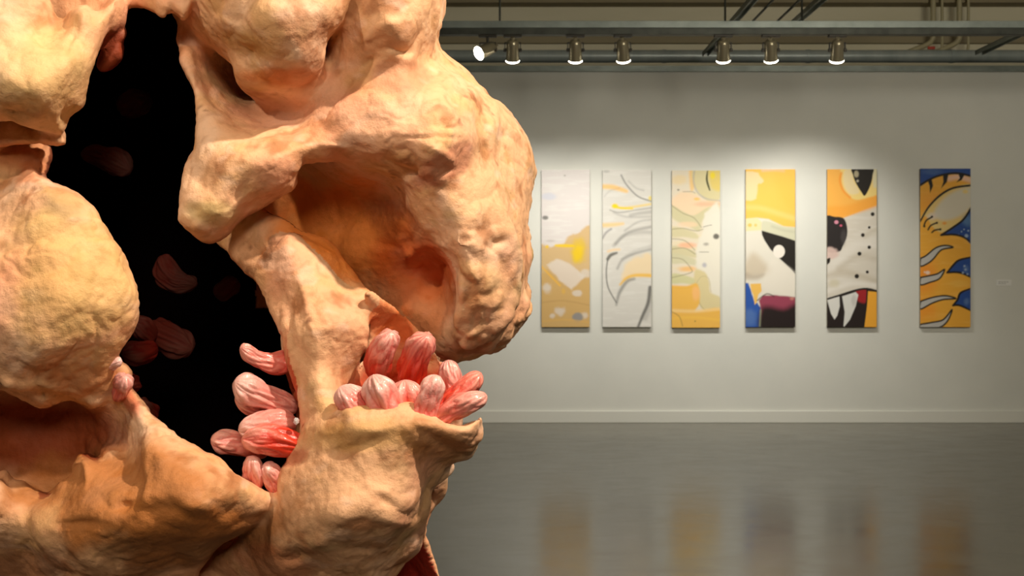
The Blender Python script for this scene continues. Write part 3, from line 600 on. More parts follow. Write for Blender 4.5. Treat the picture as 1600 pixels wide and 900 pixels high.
layer([(560, 780), (640, 790), (660, 815), (668, 850), (678, 880), (690, 910), (708, 960), (720, 1040), (500, 1040), (500, 860)], [(600, 820, 2.0), (655, 830, 1.90), (668, 860, 1.90), (685, 900, 1.89), (640, 890, 1.99), (600, 900, 2.0), (650, 960, 2.0), (710, 1000, 1.90)], .03, .012, k=.008)
# --- C: left dome
layer([(-400, 300), (-200, 262), (-60, 300), (0, 297), (18, 278), (38, 263), (50, 261), (66, 272), (86, 290), (118, 303), (148, 328), (172, 362), (190, 390), (202, 425), (214, 448), (217, 478), (211, 504), (196, 528), (184, 548), (176, 568), (184, 600), (208, 634), (180, 650), (140, 640), (110, 625), (70, 632), (30, 620), (-20, 612), (-100, 640), (-300, 640), (-410, 560)],
      [(50, 270, 1.79), (0, 310, 1.80), (40, 310, 1.755), (100, 320, 1.745), (90, 400, 1.705), (20, 400, 1.71), (150, 400, 1.725), (195, 460, 1.735), (120, 480, 1.69), (40, 480, 1.685), (160, 520, 1.73), (60, 545, 1.70), (130, 560, 1.75), (60, 600, 1.765), (110, 610, 1.79), (160, 600, 1.80), (190, 620, 1.83), (-80, 400, 1.73), (-80, 560, 1.74), (-300, 450, 1.9)],
      .10, .03, k=.03)
# cavity wall
layer([(-400, 560), (150, 560), (200, 610), (240, 660), (240, 800), (60, 840), (-400, 850)], [(0, 620, 1.93), (60, 680, 1.98), (130, 640, 1.91), (180, 640, 1.85), (200, 700, 1.84), (120, 700, 1.94), (0, 760, 1.98), (-200, 700, 2.02), (170, 760, 1.88), (0, 680, 2.0)], .08, .03, k=.03)
# --- D: lower-left mass
layer([(200, 625), (222, 642), (246, 655), (266, 668), (286, 690), (312, 698), (340, 712), (368, 736), (398, 757), (418, 768), (432, 782), (422, 800), (398, 820), (362, 840), (338, 858), (322, 880), (290, 940), (240, 1010), (-200, 1020), (-400, 1000), (-410, 760), (-100, 720), (-8, 738), (8, 736), (18, 752), (40, 757), (62, 768), (78, 770), (92, 752), (112, 742), (116, 724), (124, 708), (138, 708), (154, 714), (160, 698), (170, 688), (186, 692), (196, 712), (202, 690), (200, 660)],
      [(215, 650, 1.80), (240, 700, 1.725), (300, 730, 1.69), (270, 680, 1.77), (200, 740, 1.76), (175, 700, 1.84), (130, 715, 1.81), (130, 760, 1.765), (80, 775, 1.83), (20, 755, 1.84), (0, 780, 1.79), (180, 790, 1.70), (80, 820, 1.76), (230, 800, 1.675), (150, 840, 1.70), (300, 810, 1.67), (360, 770, 1.695), (405, 780, 1.74), (350, 830, 1.73), (40, 870, 1.84), (120, 890, 1.76), (200, 880, 1.74), (280, 870, 1.76), (60, 930, 1.88), (250, 960, 1.85), (-100, 850, 1.82), (-250, 900, 1.9), (-200, 740, 1.85)],
      .09, .03, k=.022)
# --- top strip, upper-left lobe and the fold below it
layer([(40, -280), (60, 40), (110, 50), (180, 36), (196, 16), (210, 11), (228, 15), (242, 19), (256, 27), (268, 20), (300, 10), (330, -280)], [(90, 10, 1.86), (200, 0, 1.83), (260, 5, 1.80), (160, -150, 1.86)], .06, .02, k=.015)
layer([(-400, -260), (-100, -300), (40, -280), (60, -60), (74, -5), (86, 24), (98, 30), (108, 16), (122, 5), (138, 4), (150, 14), (160, 10), (172, -2), (182, -12), (190, 0), (194, 24), (186, 42), (168, 60), (156, 84), (142, 114), (134, 146), (128, 166), (112, 178), (104, 198), (100, 213), (86, 211), (64, 206), (38, 198), (10, 190), (-60, 186), (-250, 200), (-410, 180)],
      [(40, 20, 1.72), (80, 50, 1.74), (125, 20, 1.72), (165, 30, 1.76), (150, 75, 1.75), (110, 90, 1.69), (60, 90, 1.68), (0, 60, 1.69), (100, 150, 1.70), (125, 150, 1.74), (50, 150, 1.655), (0, 130, 1.66), (80, 190, 1.72), (20, 180, 1.71), (-100, 100, 1.70), (-300, 50, 1.85), (0, -200, 1.82)],
      .10, .04, k=.02)
layer([(-400, 160), (0, 170), (60, 190), (101, 210), (104, 224), (96, 228), (82, 226), (60, 222), (30, 226), (-60, 236), (-400, 250)], [(90, 218, 1.78), (30, 214, 1.80), (-100, 210, 1.84), (-380, 200, 1.95)], .06, .02, k=.01)
layer([(-400, 200), (20, 215), (74, 224), (80, 240), (74, 262), (60, 280), (0, 310), (-400, 340)], [(60, 235, 1.86), (20, 250, 1.85), (70, 262, 1.85), (-100, 250, 1.87), (-380, 280, 1.95)], .10, .025, k=.02)
# red crusted piece inside the top of the hole, and torn red flesh on the inner edges
ellip((187, 66), (14, 26), k=.02) if False else ellip((174, 76, 1.855), (15, 38, .03), k=.012, rotdeg=25)
layer([(440, 470), (462, 560), (478, 620), (480, 690), (462, 690), (462, 640), (452, 590), (436, 545)], [(450, 520, 1.86), (465, 600, 1.85), (470, 680, 1.84)], .05, .015, k=.02)
# lumps that model the relief further
DENTS = [
    ((430, 30, 1.64), (52, 24, .03), .03, False, -10), ((478, 92, 1.68), (24, 20, .025), .02, False, 0), ((340, 42, 1.75), (34, 14, .02), .02, False, 25),
    ((610, 38, 1.74), (22, 16, .03), .02, False, -30), ((662, 50, 1.79), (16, 30, .03), .02, False, 0), ((640, 92, 1.80), (24, 12, .025), .02, False, -10), ((570, 62, 1.80), (18, 12, .02), .02, False, -40),
    ((575, 95, 1.765), (26, 12, .03), .02, True, -35), ((625, 75, 1.745), (20, 9, .03), .02, True, 10),
    ((690, 240, 1.745), (26, 10, .025), .02, False, 20), ((640, 262, 1.76), (26, 12, .03), .02, True, -25), ((692, 258, 1.765), (18, 9, .03), .02, True, -35),
    ((716, 380, 1.82), (16, 9, .02), .015, False, 30), ((730, 374, 1.80), (14, 7, .02), .015, True, -20), ((770, 385, 1.835), (22, 9, .025), .02, True, -15), ((800, 430, 1.87), (8, 26, .02), .015, False, 12),
    ((780, 470, 1.85), (7, 30, .02), .015, False, 20), ((752, 470, 1.84), (18, 14, .02), .02, False, 0), ((700, 500, 1.88), (16, 26, .02), .02, False, 10), ((735, 520, 1.86), (22, 12, .02), .015, False, -10),
    ((300, 325, 1.745), (10, 8, .018), .012, True, 0), ((355, 325, 1.73), (12, 8, .015), .012, True, 0), ((375, 318, 1.745), (40, 9, .02), .02, False, -30), ((312, 355, 1.765), (20, 10, .02), .015, False, 20),
    ((470, 238, 1.76), (28, 12, .025), .02, False, -8), ((530, 232, 1.79), (24, 9, .02), .015, False, 8),
    ((520, 175, 1.79), (60, 12, .03), .03, False, -35), ((610, 175, 1.755), (26, 60, .012), .02, False, -35),
    ((90, 300, 1.745), (30, 60, .03), .03, False, -35), ((60, 605, 1.74), (60, 10, .025), .02, False, 8), ((20, 598, 1.75), (24, 8, .02), .015, False, 20), ((70, 637, 1.78), (16, 9, .025), .015, False, 10), ((150, 632, 1.80), (14, 9, .02), .015, False, 30),
    ((230, 740, 1.70), (12, 60, .025), .02, False, 8), ((260, 800, 1.655), (60, 10, .02), .02, True, 10), ((190, 790, 1.69), (16, 10, .025), .02, True, 30), ((120, 820, 1.715), (50, 9, .02), .02, True, 5), ((130, 735, 1.77), (8, 26, .02), .015, False, 0), ((118, 725, 1.80), (6, 3, .02), .01, False, 0),
    ((320, 790, 1.65), (40, 12, .02), .02, False, -12), ((160, 700, 1.82), (16, 12, .02), .015, False, 0),
    ((540, 700, 1.705), (50, 8, .02), .02, True, -12), ((560, 672, 1.67), (70, 12, .02), .02, False, -4), ((690, 690, 1.71), (40, 8, .02), .02, True, 22), ((530, 800, 1.65), (26, 22, .025), .02, False, 20), ((610, 790, 1.665), (34, 12, .02), .02, True, 25), ((620, 815, 1.67), (30, 9, .02), .015, False, 15),
    ((575, 860, 1.705), (30, 9, .025), .02, True, -10), ((460, 865, 1.725), (26, 11, .03), .02, True, 5), ((500, 850, 1.67), (20, 14, .02), .02, False, 0), ((455, 715, 1.725), (18, 9, .012), .01, True, -25),
    ((150, 60, 1.72), (8, 44, .02), .02, False, 22), ((112, 60, 1.715), (6, 24, .02), .015, True, 10), ((60, 195, 1.685), (44, 8, .02), .02, False, 10),
    ((480, 480, 1.755), (10, 60, .015), .02, False, -12), ((452, 505, 1.79), (8, 44, .015), .015, True, -18), ((520, 520, 1.76), (20, 50, .012), .02, False, -8), ((455, 378, 1.785), (14, 20, .02), .015, False, 20)]

# --- extract the surface (surface nets)
def surface_nets(f):
    s = f < 0
    nx, ny, nz = f.shape
    cnt = np.zeros((nx - 1, ny - 1, nz - 1), dtype=np.int8)
    for dx in (0, 1):
        for dy in (0, 1):
            for dz_ in (0, 1): cnt += s[dx:nx - 1 + dx, dy:ny - 1 + dy, dz_:nz - 1 + dz_]
    act = (cnt > 0) & (cnt < 8)
    I, J, K = np.nonzero(act); N = len(I)
    idx = np.full(act.shape, -1, dtype=np.int32); idx[I, J, K] = np.arange(N)
    acc = np.zeros((N, 3), dtype=np.float64); w_ = np.zeros(N)
    cor = [(a, b_, c) for a in (0, 1) for b_ in (0, 1) for c in (0, 1)]
    val = {c: f[I + c[0], J + c[1], K + c[2]] for c in cor}
    for c0 in cor:
        for ax in range(3):
            if c0[ax]: continue
            c1 = list(c0); c1[ax] = 1; c1 = tuple(c1)
            a, b_ = val[c0], val[c1]; m_ = (a < 0) != (b_ < 0)
            t = np.where(m_, a / np.where(m_, a - b_, 1), 0)
            p = np.tile(np.array(c0, dtype=float), (N, 1)); p[:, ax] = t
            acc[m_] += p[m_]; w_[m_] += 1
    acc /= w_[:, None]; pos = acc + np.stack([I, J, K], 1)
    quads = []
    sh = act.shape
    for ax in range(3):
        sl0 = [slice(None)] * 3; sl1 = [slice(None)] * 3; sl0[ax] = slice(0, -1); sl1[ax] = slice(1, None)
        a, b_ = s[tuple(sl0)], s[tuple(sl1)]
        o1, o2 = [k for k in range(3) if k != ax]
        for flip in (False, True):
            m_ = (a & ~b_) if not flip else (~a & b_)
            P = list(np.nonzero(m_))
            ok = (P[o1] > 0) & (P[o2] > 0) & (P[o1] < sh[o1]) & (P[o2] < sh[o2]) & (P[ax] < sh[ax])
            P = [p[ok] for p in P]
            def cell(d1, d2):
                Q = [p.copy() for p in P]; Q[o1] -= d1; Q[o2] -= d2; return idx[Q[0], Q[1], Q[2]]
            q = np.stack([cell(1, 1), cell(0, 1), cell(0, 0), cell(1, 0)], 1)
            if (ax == 1) != flip: q = q[:, ::-1]
            quads.append(q)
    return pos, np.concatenate(quads)
pos, quads = surface_nets(FLD)
del FLD
# keep connected big piece simple: all quads; to world
cu = np.interp(pos[:, 0], np.arange(len(GU)), GU); cv = np.interp(pos[:, 1], np.arange(len(GV)), GV); cy = np.interp(pos[:, 2], np.arange(len(GY)), GY)
def vnormals(V, Q):
    n_ = np.cross(V[Q[:, 2]] - V[Q[:, 0]], V[Q[:, 3]] - V[Q[:, 1]]); out = np.zeros_like(V)
    for k in range(4):
        for a in range(3): out[:, a] += np.bincount(Q[:, k], weights=n_[:, a], minlength=len(V))
    return out / np.maximum(np.linalg.norm(out, axis=1), 1e-12)[:, None]
def to_world(u, v, y): return np.stack([(u - 800) / FPX * y, y, CAMZ - (v - HZ) / FPX * y], 1)
V = to_world(cu, cv, cy)
def relax(V, Q, n_, lam=.5):
    E = np.concatenate([Q[:, [0, 1]], Q[:, [1, 2]], Q[:, [2, 3]], Q[:, [3, 0]]]); deg = np.bincount(E[:, 0], minlength=len(V)) + np.bincount(E[:, 1], minlength=len(V))
    for _ in range(n_):
        s = np.zeros_like(V)
        for a in range(3): s[:, a] = np.bincount(E[:, 0], weights=V[E[:, 1], a], minlength=len(V)) + np.bincount(E[:, 1], weights=V[E[:, 0], a], minlength=len(V))
        V = V + lam * (s / np.maximum(deg, 1)[:, None] - V)
    return V
V = relax(V, quads, 4)
N_ = vnormals(V, quads)
cu = V[:, 0] / V[:, 1] * FPX + 800; cv = HZ - (V[:, 2] - CAMZ) / V[:, 1] * FPX
wu = cu + 10 * gnoise(V * 14 + 8); wv = cv + 10 * gnoise(V * 14 + 88)
push = np.zeros(len(V)); facing = sstep(.0, -.45, N_[:, 1])
for c, r, kk, sb, ro in DENTS:
    t = math.radians(ro); x, y = wu - c[0], wv - c[1]; X = x * math.cos(t) + y * math.sin(t); Z = -x * math.sin(t) + y * math.cos(t)
    q = (X / (r[0] * .8)) ** 2 + (Z / (r[1] * .9)) ** 2
    push += (1 if sb else -1) * r[2] * .42 * np.exp(-q) * (np.abs(V[:, 1] - c[2]) < .09)
V[:, 1] += push * facing
V = relax(V, quads, 2)
N_ = vnormals(V, quads)
# crumpled clay: broad dents, billowy creases, small grain
warp = np.stack([gnoise(V * 7 + 3), gnoise(V * 7 + 31), gnoise(V * 7 + 57)], 1) * .05
d1 = gnoise((V + warp) * 9); d2 = np.abs(gnoise((V + warp) * 21 + 9)); d3 = np.abs(gnoise((V + warp * .6) * 46 + 4)); d4 = gnoise(V * 95 + 2); d5 = gnoise(V * 180)
amp = .75 + .5 * gnoise(V * 5 + 50)
dl = gnoise((V + warp) * 17 + 5); fac = np.abs(gnoise((V + warp) * 12 + 60)); rid = 1 - np.abs(gnoise((V + warp * 1.5) * 15 + 91)) * 2.2
sparse = sstep(.0, .55, gnoise(V * 6 + 120))
rough = 1 + 1.3 * sstep(690, 730, cu) * sstep(340, 400, cv) + .7 * sstep(120, 40, cv) * sstep(540, 580, cu) + 1.0 * sstep(560, 600, cv) * sstep(230, 140, cu) * sstep(760, 700, cv)
leg_ = sstep(2, -14, seg_dist(cu, cv, [(400, 400), (500, 380), (580, 470), (570, 560), (510, 650), (470, 640)])[0] * np.where(seg_dist(cu, cv, [(400, 400), (500, 380), (580, 470), (570, 560), (510, 650), (470, 640)])[1], -1, 1)) * (V[:, 1] < 1.88)
rough = rough * (1 - .65 * leg_)
rough = rough + 2.5 * np.exp(-((cu - 176) ** 2 + (cv - 78) ** 2) / 900) * (V[:, 1] > 1.8)
amp = amp * rough; sparse = sparse * rough
disp = .005 * d1 + (.004 * dl + .009 * (fac - .25)) * (1 - .5 * leg_) + amp * (.0024 + .002 * (rough - 1)) * (d2 - .25) - .007 * np.clip(rid - .72, 0, 1) * sparse + .0022 * (d3 - .25) * (.4 + sparse) + .0009 * d4 + .0003 * d5
V = V + N_ * disp[:, None]
V[:, 2] = np.maximum(V[:, 2], 0)
N_ = vnormals(V, quads)
# pigment; light and shade of the hollows are also put into it
cu = V[:, 0] / V[:, 1] * FPX + 800; cv = HZ - (V[:, 2] - CAMZ) / V[:, 1] * FPX; cy = V[:, 1]
def C3(*c): return np.array(srgb(*c)[:3])
def mixc(base, c, m_): return base * (1 - m_[:, None]) + c[None] * m_[:, None]
n1 = fbm(V * 6 + 11, 4); n2 = fbm(V * 11 + 77, 4); n3 = fbm(V * 30 + 5, 3); n4 = fbm(V * 4 + 40, 3)
colr = np.tile(C3(232, 184, 142), (len(V), 1))
colr = mixc(colr, C3(240, 206, 176), sstep(0, .7, n1) * .8)
colr = mixc(colr, C3(214, 170, 108), sstep(.05, .7, n2) * .5)
colr = mixc(colr, C3(226, 152, 122), sstep(.1, .8, n4) * .6)
colr = mixc(colr, C3(168, 108, 66), sstep(.2, .8, fbm(V * 15 + 90, 4)) * .7)
colr = mixc(colr, C3(150, 140, 92), sstep(.35, .9, fbm(V * 8 + 190, 3)) * .45)
crease = sstep(.16, .0, d2) * sstep(-.2, .4, n3)
colr = mixc(colr, C3(150, 92, 52), crease * .28)
pit = sstep(.5, .75, fbm(V * 38 + 300, 2)) * sstep(.1, .5, gnoise(V * 9 + 400))
colr = mixc(colr, C3(120, 66, 40), pit * .55)
scuff = sstep(.35, .8, fbm(V * np.array([14, 14, 30]) + 500, 3))
colr = mixc(colr, C3(240, 208, 184), scuff * .4)
def patch(u, v, ru, rv, c, m_, rot=0, ylo=0, yhi=9, nz=.35):
    global colr
    t = math.radians(rot); x = cu - u; y = cv - v; X = x * math.cos(t) + y * math.sin(t); Z = -x * math.sin(t) + y * math.cos(t)
    q = np.sqrt((X / ru) ** 2 + (Z / rv) ** 2) + nz * n2
    k = sstep(1.15, .55, q) * m_ * ((cy > ylo) & (cy < yhi))
    colr = mixc(colr, C3(*c), k)
patch(520, 370, 120, 120, (240, 140, 48), .85, ylo=1.86)  # orange paint of the hollow, brightened to make up for missing light
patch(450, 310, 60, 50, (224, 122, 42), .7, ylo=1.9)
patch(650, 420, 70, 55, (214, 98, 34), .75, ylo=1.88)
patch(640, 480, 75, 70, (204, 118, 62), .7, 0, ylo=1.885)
patch(610, 340, 60, 30, (170, 92, 48), .6, 30)
patch(690, 260, 70, 26, (186, 112, 88), .6, -35)
patch(620, 120, 60, 30, (186, 122, 92), .55, 0)
patch(600, 60, 60, 20, (176, 116, 76), .5, -20)
patch(430, 175, 70, 28, (196, 140, 116), .6, 0, ylo=1.84)
patch(430, 120, 70, 18, (206, 112, 34), .7, 0, ylo=1.70)
patch(400, 70, 60, 22, (196, 148, 70), .5, 20)
patch(620, 200, 90, 60, (238, 184, 152), .55)
patch(500, 150, 60, 40, (240, 184, 150), .5)
patch(110, 430, 110, 110, (226, 190, 118), .6)
patch(60, 110, 110, 90, (234, 200, 140), .6)
patch(330, 330, 50, 22, (206, 190, 130), .5)
patch(60, 680, 160, 75, (150, 66, 26), .95, 0, ylo=1.84, nz=.15)
patch(140, 590, 90, 30, (176, 108, 52), .6)
patch(40, 245, 70, 40, (206, 120, 66), .6, ylo=1.77)
patch(280, 840, 180, 60, (142, 90, 46), .85)
patch(200, 780, 220, 90, (180, 114, 56), .85)
patch(40, 880, 70, 40, (140, 76, 40), .6)
patch(560, 680, 90, 30, (204, 162, 96), .55)
patch(420, 880, 90, 30, (186, 108, 66), .6)
patch(680, 690, 60, 30, (186, 130, 72), .5, 20)
patch(610, 500, 50, 40, (226, 120, 58), .7, 40, ylo=1.84, yhi=2.0)
patch(640, 600, 100, 50, (206, 66, 30), .9, 0, ylo=1.80, yhi=2.1)
patch(780, 490, 60, 60, (206, 148, 104), .5)
patch(172, 82, 28, 56, (132, 48, 18), .95, 25, ylo=1.80, nz=.1)
patch(465, 610, 16, 90, (190, 70, 40), .9, -8, ylo=1.80)
patch(458, 716, 24, 12, (196, 112, 84), .6, -25)
patch(200, 620, 40, 16, (206, 96, 62), .7, 55)
# red lining of the open flap at the bottom, near-black colour standing in for shade inside the big hollow
tmask = ((cv > 800) & (cu < 657 + np.clip(cv - 840, 0, 200) * .46) & (cu > 600) & (cy > 1.87) & (cy < 2.2)).astype(float)
colr = mixc(colr, C3(150, 24, 16), tmask * .95)
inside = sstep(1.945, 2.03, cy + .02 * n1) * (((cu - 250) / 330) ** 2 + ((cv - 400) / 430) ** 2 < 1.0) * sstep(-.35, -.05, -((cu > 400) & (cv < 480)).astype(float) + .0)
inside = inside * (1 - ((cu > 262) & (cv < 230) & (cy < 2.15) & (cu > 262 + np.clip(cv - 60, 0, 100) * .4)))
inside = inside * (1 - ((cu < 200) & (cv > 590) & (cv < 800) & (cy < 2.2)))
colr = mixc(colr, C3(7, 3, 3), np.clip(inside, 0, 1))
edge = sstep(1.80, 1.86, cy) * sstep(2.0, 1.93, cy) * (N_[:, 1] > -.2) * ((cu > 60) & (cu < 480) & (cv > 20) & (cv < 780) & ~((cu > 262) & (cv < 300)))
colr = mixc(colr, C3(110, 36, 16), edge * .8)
print('BODY', len(V), len(quads))

M_clay, nt, b = material('painted_clay', rough=.62, spec=.3)
at_ = nt.nodes.new('ShaderNodeAttribute'); at_.attribute_name = 'paint'
nn = noise_node(nt, 42, 6, .65); rr = ramp(nt, nn.outputs[0], [(.25, (.80, .76, .70, 1)), (.5, (1, 1, 1, 1)), (.8, (1.0, 1.0, 1.0, 1))])
mm = nt.nodes.new('ShaderNodeMix'); mm.data_type = 'RGBA'; mm.blend_type = 'MULTIPLY'; mm.inputs[0].default_value = .8
nt.links.new(at_.outputs[0], mm.inputs[6]); nt.links.new(rr.outputs[0], mm.inputs[7]); nt.links.new(mm.outputs[2], b.inputs[0])
f1 = noise_node(nt, 60, 6, .65); bp = bump(nt, b, f1.outputs[0], .45, .006)
f2 = noise_node(nt, 260, 4, .6); bump(nt, b, f2.outputs[0], .35, .0015, bp)

sc_root = empty('rock_sculpture', (-.55, 2.2, 0))
tag(sc_root, 'huge orange clay sculpture like folded rock with a dark hollow and pink pods, at left', 'sculpture')
off = np.array(sc_root.location)
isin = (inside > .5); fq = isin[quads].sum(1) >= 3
M_lining, nt, b = material('shaded_lining', rough=.95, spec=.02)
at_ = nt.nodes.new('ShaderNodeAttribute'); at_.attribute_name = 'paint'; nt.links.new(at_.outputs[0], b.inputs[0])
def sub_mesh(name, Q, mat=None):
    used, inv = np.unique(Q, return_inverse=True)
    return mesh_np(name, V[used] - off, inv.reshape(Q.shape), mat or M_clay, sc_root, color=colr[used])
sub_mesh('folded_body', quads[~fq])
o = sub_mesh('hollow_lining', quads[fq], M_lining); o['label'] = 'lining of the deep hollow, its darkness put into the colour'

# ------------------------------------------------------------------ pods
M_pod, nt, b = material('glossy_pod', rough=.28, spec=.5)
at_ = nt.nodes.new('ShaderNodeAttribute'); at_.attribute_name = 'paint'; nt.links.new(at_.outputs[0], b.inputs[0])
b.inputs['Subsurface Weight'].default_value = .12; b.inputs['Subsurface Radius'].default_value = (.02, .006, .004); b.inputs['Coat Weight'].default_value = .35; b.inputs['Coat Roughness'].default_value = .15
f1 = noise_node(nt, 120, 5, .65); bump(nt, b, f1.outputs[0], .5, .004)
WHT, PNK, RED, ORG, DRK = C3(238, 200, 192), C3(232, 118, 88), C3(206, 34, 18), C3(232, 74, 34), C3(150, 60, 50)
M_dpod, nt, b = material('shaded_matte_pod', rough=.75, spec=.15)
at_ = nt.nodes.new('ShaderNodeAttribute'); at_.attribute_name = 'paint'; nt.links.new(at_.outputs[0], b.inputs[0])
def pod(base, tip, r0, r1, tint=.5, seed=0, bend=0., flat=1., lobes=2, gd=.10, dark=1., red=.6, parent=None):
    """base/tip (u, v, Y); r0 base radius px, r1 shoulder radius px; a fleshy finger with grooves"""
    A = np.array(at(*base)); B = np.array(at(*tip)); ax = B - A; L = np.linalg.norm(ax); t_ = ax / L
    side = np.cross(t_, [0, 1, 0]); side /= np.linalg.norm(side); fr = np.cross(side, t_)
    s = base[2] / FPX * 1.13; R0, R1 = r0 * s, r1 * s
    nr, ns = 56, 72; T = np.linspace(0, 1, nr)
    rng = np.random.RandomState(seed + 100); ph = rng.uniform(0, 6.28, 4)
    P = []; tt = []; th = []
    for t in T:
        cap = min(.55, R1 * 1.5 / L)
        e = 1.0
        if t > 1 - cap: q = (t - (1 - cap)) / cap; e = max(0, 1 - q ** 2.3) ** .55
        b0 = .3
        if t < b0: q = 1 - t / b0; e *= math.sqrt(max(0, 1 - q * q * .85))
        rad = (R0 + (R1 - R0) * (t * t * (3 - 2 * t))) * e * (1 + .10 * math.sin(t * 5 + ph[2]))
        c = A + ax * t + side * math.sin(t * math.pi) * bend * L
        for k in range(ns):
            a = 2 * math.pi * k / ns
            g = 1 - gd * (.5 + .5 * math.cos(lobes * a + ph[0] + .9 * math.sin(t * 3 + ph[1]))) ** 3 * (.3 + .7 * math.sin(math.pi * min(1, t * 1.15)))
            P.append(c + (side * math.cos(a) + fr * math.sin(a) * flat) * rad * g); tt.append(t); th.append(a)
    P.append(A); tt.append(0); th.append(0); P.append(A + ax); tt.append(1); th.append(0)
    P = np.array(P); tt = np.array(tt); th = np.array(th)
    F = []
    for i in range(nr - 1):
        for k in range(ns): F.append([i * ns + k, i * ns + (k + 1) % ns, (i + 1) * ns + (k + 1) % ns, (i + 1) * ns + k])
    F = np.array(F)
    cen = A + ax * tt[:, None] + side * (np.sin(tt * np.pi) * bend * L)[:, None]
    nrm = P - cen; nrm /= np.maximum(np.linalg.norm(nrm, axis=1), 1e-9)[:, None]
    loc = np.stack([np.cos(th) * 1.0, np.sin(th), tt * L / max(R1, 1e-4) * .28], 1)
    w1 = np.abs(gnoise(loc * [2.2, 2.2, 2.0] + seed * 3.1)); w2 = gnoise(loc * [1.1, 1.1, 1.0] + seed * 7.7); w3 = gnoise(loc * [5, 5, 3] + seed); w5 = np.abs(gnoise(loc * [4.5, 4.5, 2.6] + seed * 11))
    ends = np.clip(np.minimum(tt / .1, (1 - tt) / .08), .15, 1)
    P = P + nrm * (R1 * ends * (.30 * (w1 - .2) + .22 * w2 + .03 * w3 - .04 * np.clip(.22 - w5, 0, 1) * 4 * sstep(.2, .6, tt)))[:, None]
    c = PNK * (1 - tint) + WHT * tint; c = np.tile(c, (len(P), 1))
    c = mixc(c, RED * .6 + ORG * .4, sstep(1.1, .3, tt + .35 * w2) * red)
    c = mixc(c, RED, sstep(.2, .03, w1) * .85 * red)
    c = mixc(c, WHT, sstep(.45, .95, tt + .25 * w3) * .6 * tint)
    c = mixc(c, C3(170, 110, 110), sstep(.2, .7, gnoise(loc * 1.7 + seed * 5 + 40)) * .25)
    c = mixc(c, RED, sstep(.12, .0, w5) * sstep(.1, .5, tt) * .35 * red)
    c = c * (dark if dark == 1 else dark * .6)  # shade of the deep hollow multiplied into the pod colour
    ti = np.array([[0, 0, 0, 0]])
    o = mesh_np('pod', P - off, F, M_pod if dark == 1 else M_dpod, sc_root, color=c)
    # close the two ends
    bm = bmesh.new(); bm.from_mesh(o.data); be = [e for e in bm.edges if len(e.link_faces) == 1]
    bmesh.ops.holes_fill(bm, edges=be, sides=0); bmesh.ops.recalc_face_normals(bm, faces=bm.faces)
    for f_ in bm.faces: f_.smooth = True
    bm.to_mesh(o.data); bm.free()
    return o
# in the cup, back to front
pod((588, 592, 1.86), (612, 518, 1.80), 18, 19, .55, 1, .05, lobes=3, red=.85)
pod((641, 600, 1.83), (668, 523, 1.765), 23, 20, .35, 2, .06, lobes=5, gd=.06, red=1.0)
pod((708, 640, 1.80), (700, 562, 1.80), 16, 17, .7, 3, -.02, lobes=2, red=.7)
pod((690, 648, 1.76), (752, 582, 1.765), 17, 13, .25, 4, .0, lobes=2, gd=.06, red=.9)
pod((672, 664, 1.72), (761, 617, 1.715), 15, 17, .45, 5, .05, lobes=2, gd=.1, red=.5)
pod((655, 672, 1.72), (684, 586, 1.705), 22, 15, .75, 6, .02, lobes=4, gd=.1, red=.6)
pod((640, 662, 1.76), (632, 593, 1.755), 22, 21, .5, 7, .0, lobes=2, gd=.16, red=.75)
pod((612, 668, 1.73), (583, 585, 1.72), 27, 20, .75, 8, -.03, lobes=2, gd=.2, red=.55)
pod((566, 655, 1.74), (532, 603, 1.735), 22, 17, .8, 9, .0, lobes=2, gd=.08, red=.6)
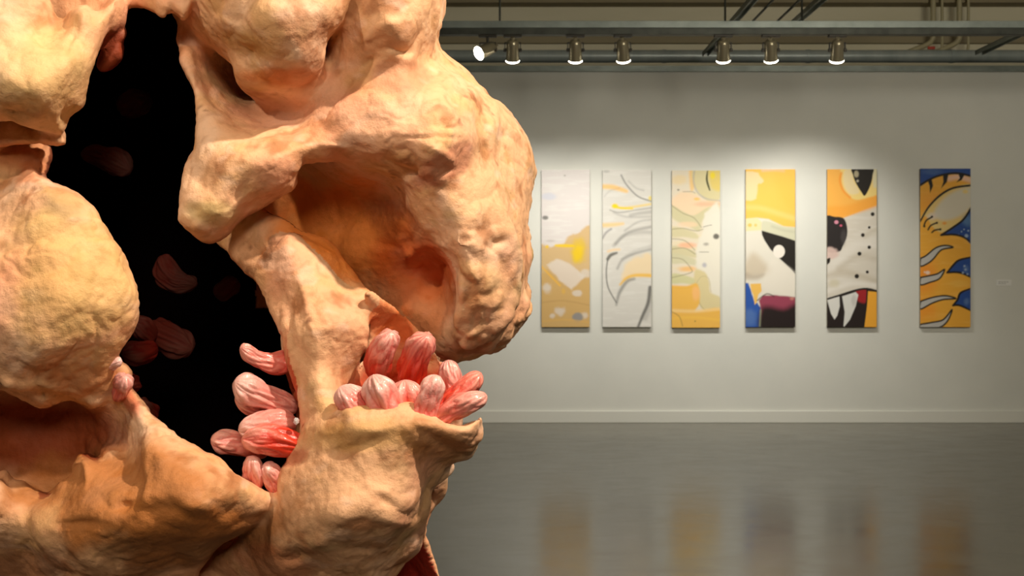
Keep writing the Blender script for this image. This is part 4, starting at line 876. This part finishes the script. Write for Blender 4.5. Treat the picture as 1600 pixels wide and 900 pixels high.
# inside the right edge of the big hole
pod((462, 562, 1.85), (375, 543, 1.80), 20, 12, .45, 10, .14, lobes=2, gd=.14, red=.55)
pod((462, 640, 1.85), (366, 596, 1.79), 16, 21, .75, 11, .02, lobes=1, gd=.1, red=.35)
pod((450, 650, 1.87), (368, 620, 1.82), 16, 19, .5, 12, .0, lobes=2, gd=.1, red=.5)
pod((462, 660, 1.82), (372, 672, 1.79), 20, 18, .75, 13, -.03, lobes=2, gd=.1, red=.45)
pod((478, 700, 1.79), (377, 686, 1.77), 17, 21, .3, 14, -.04, lobes=3, gd=.14, red=.95)
pod((420, 700, 1.86), (329, 686, 1.82), 22, 14, .5, 15, .04, lobes=2, gd=.1, red=.7)
pod((400, 765, 1.80), (393, 713, 1.77), 14, 14, .6, 16, .0, lobes=2, gd=.18, red=.5)
pod((440, 765, 1.80), (414, 724, 1.775), 14, 13, .6, 17, .0, lobes=2, gd=.1, red=.5)
# ones deep inside, colour darkened where little light would reach
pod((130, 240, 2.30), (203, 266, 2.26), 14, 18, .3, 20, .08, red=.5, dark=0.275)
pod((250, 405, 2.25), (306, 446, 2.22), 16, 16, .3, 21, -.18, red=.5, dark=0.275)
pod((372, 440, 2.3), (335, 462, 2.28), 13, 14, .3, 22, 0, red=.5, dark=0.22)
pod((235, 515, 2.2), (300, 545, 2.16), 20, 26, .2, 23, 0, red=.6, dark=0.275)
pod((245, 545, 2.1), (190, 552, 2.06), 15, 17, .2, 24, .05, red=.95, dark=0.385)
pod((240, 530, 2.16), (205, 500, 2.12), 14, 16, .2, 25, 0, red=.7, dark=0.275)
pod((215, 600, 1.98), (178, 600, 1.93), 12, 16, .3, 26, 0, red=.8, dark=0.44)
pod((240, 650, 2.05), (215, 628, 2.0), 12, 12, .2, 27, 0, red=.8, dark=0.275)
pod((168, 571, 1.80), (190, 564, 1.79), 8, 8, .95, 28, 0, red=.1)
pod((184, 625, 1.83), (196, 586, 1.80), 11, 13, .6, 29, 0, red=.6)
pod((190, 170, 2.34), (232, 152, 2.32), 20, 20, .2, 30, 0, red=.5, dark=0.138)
M_glass, nt, b = material('clear_bead', (.95, .97, 1, 1), .08); b.inputs['Transmission Weight'].default_value = .6
q = MB(); bmesh.ops.create_icosphere(q.bm, subdivisions=3, radius=.0045, matrix=Matrix.Translation(at(463, 658, 1.77) - sc_root.location) @ Matrix.Diagonal((1, 1, 1.25, 1)))
for v_ in q.bm.verts: v_.co += Vector((math.sin(v_.co.z * 1500), 0, math.cos(v_.co.x * 1300))) * .0006
o = q.build('glass_bead', M_glass, sc_root, True); o['label'] = 'small glassy bead by the pods'
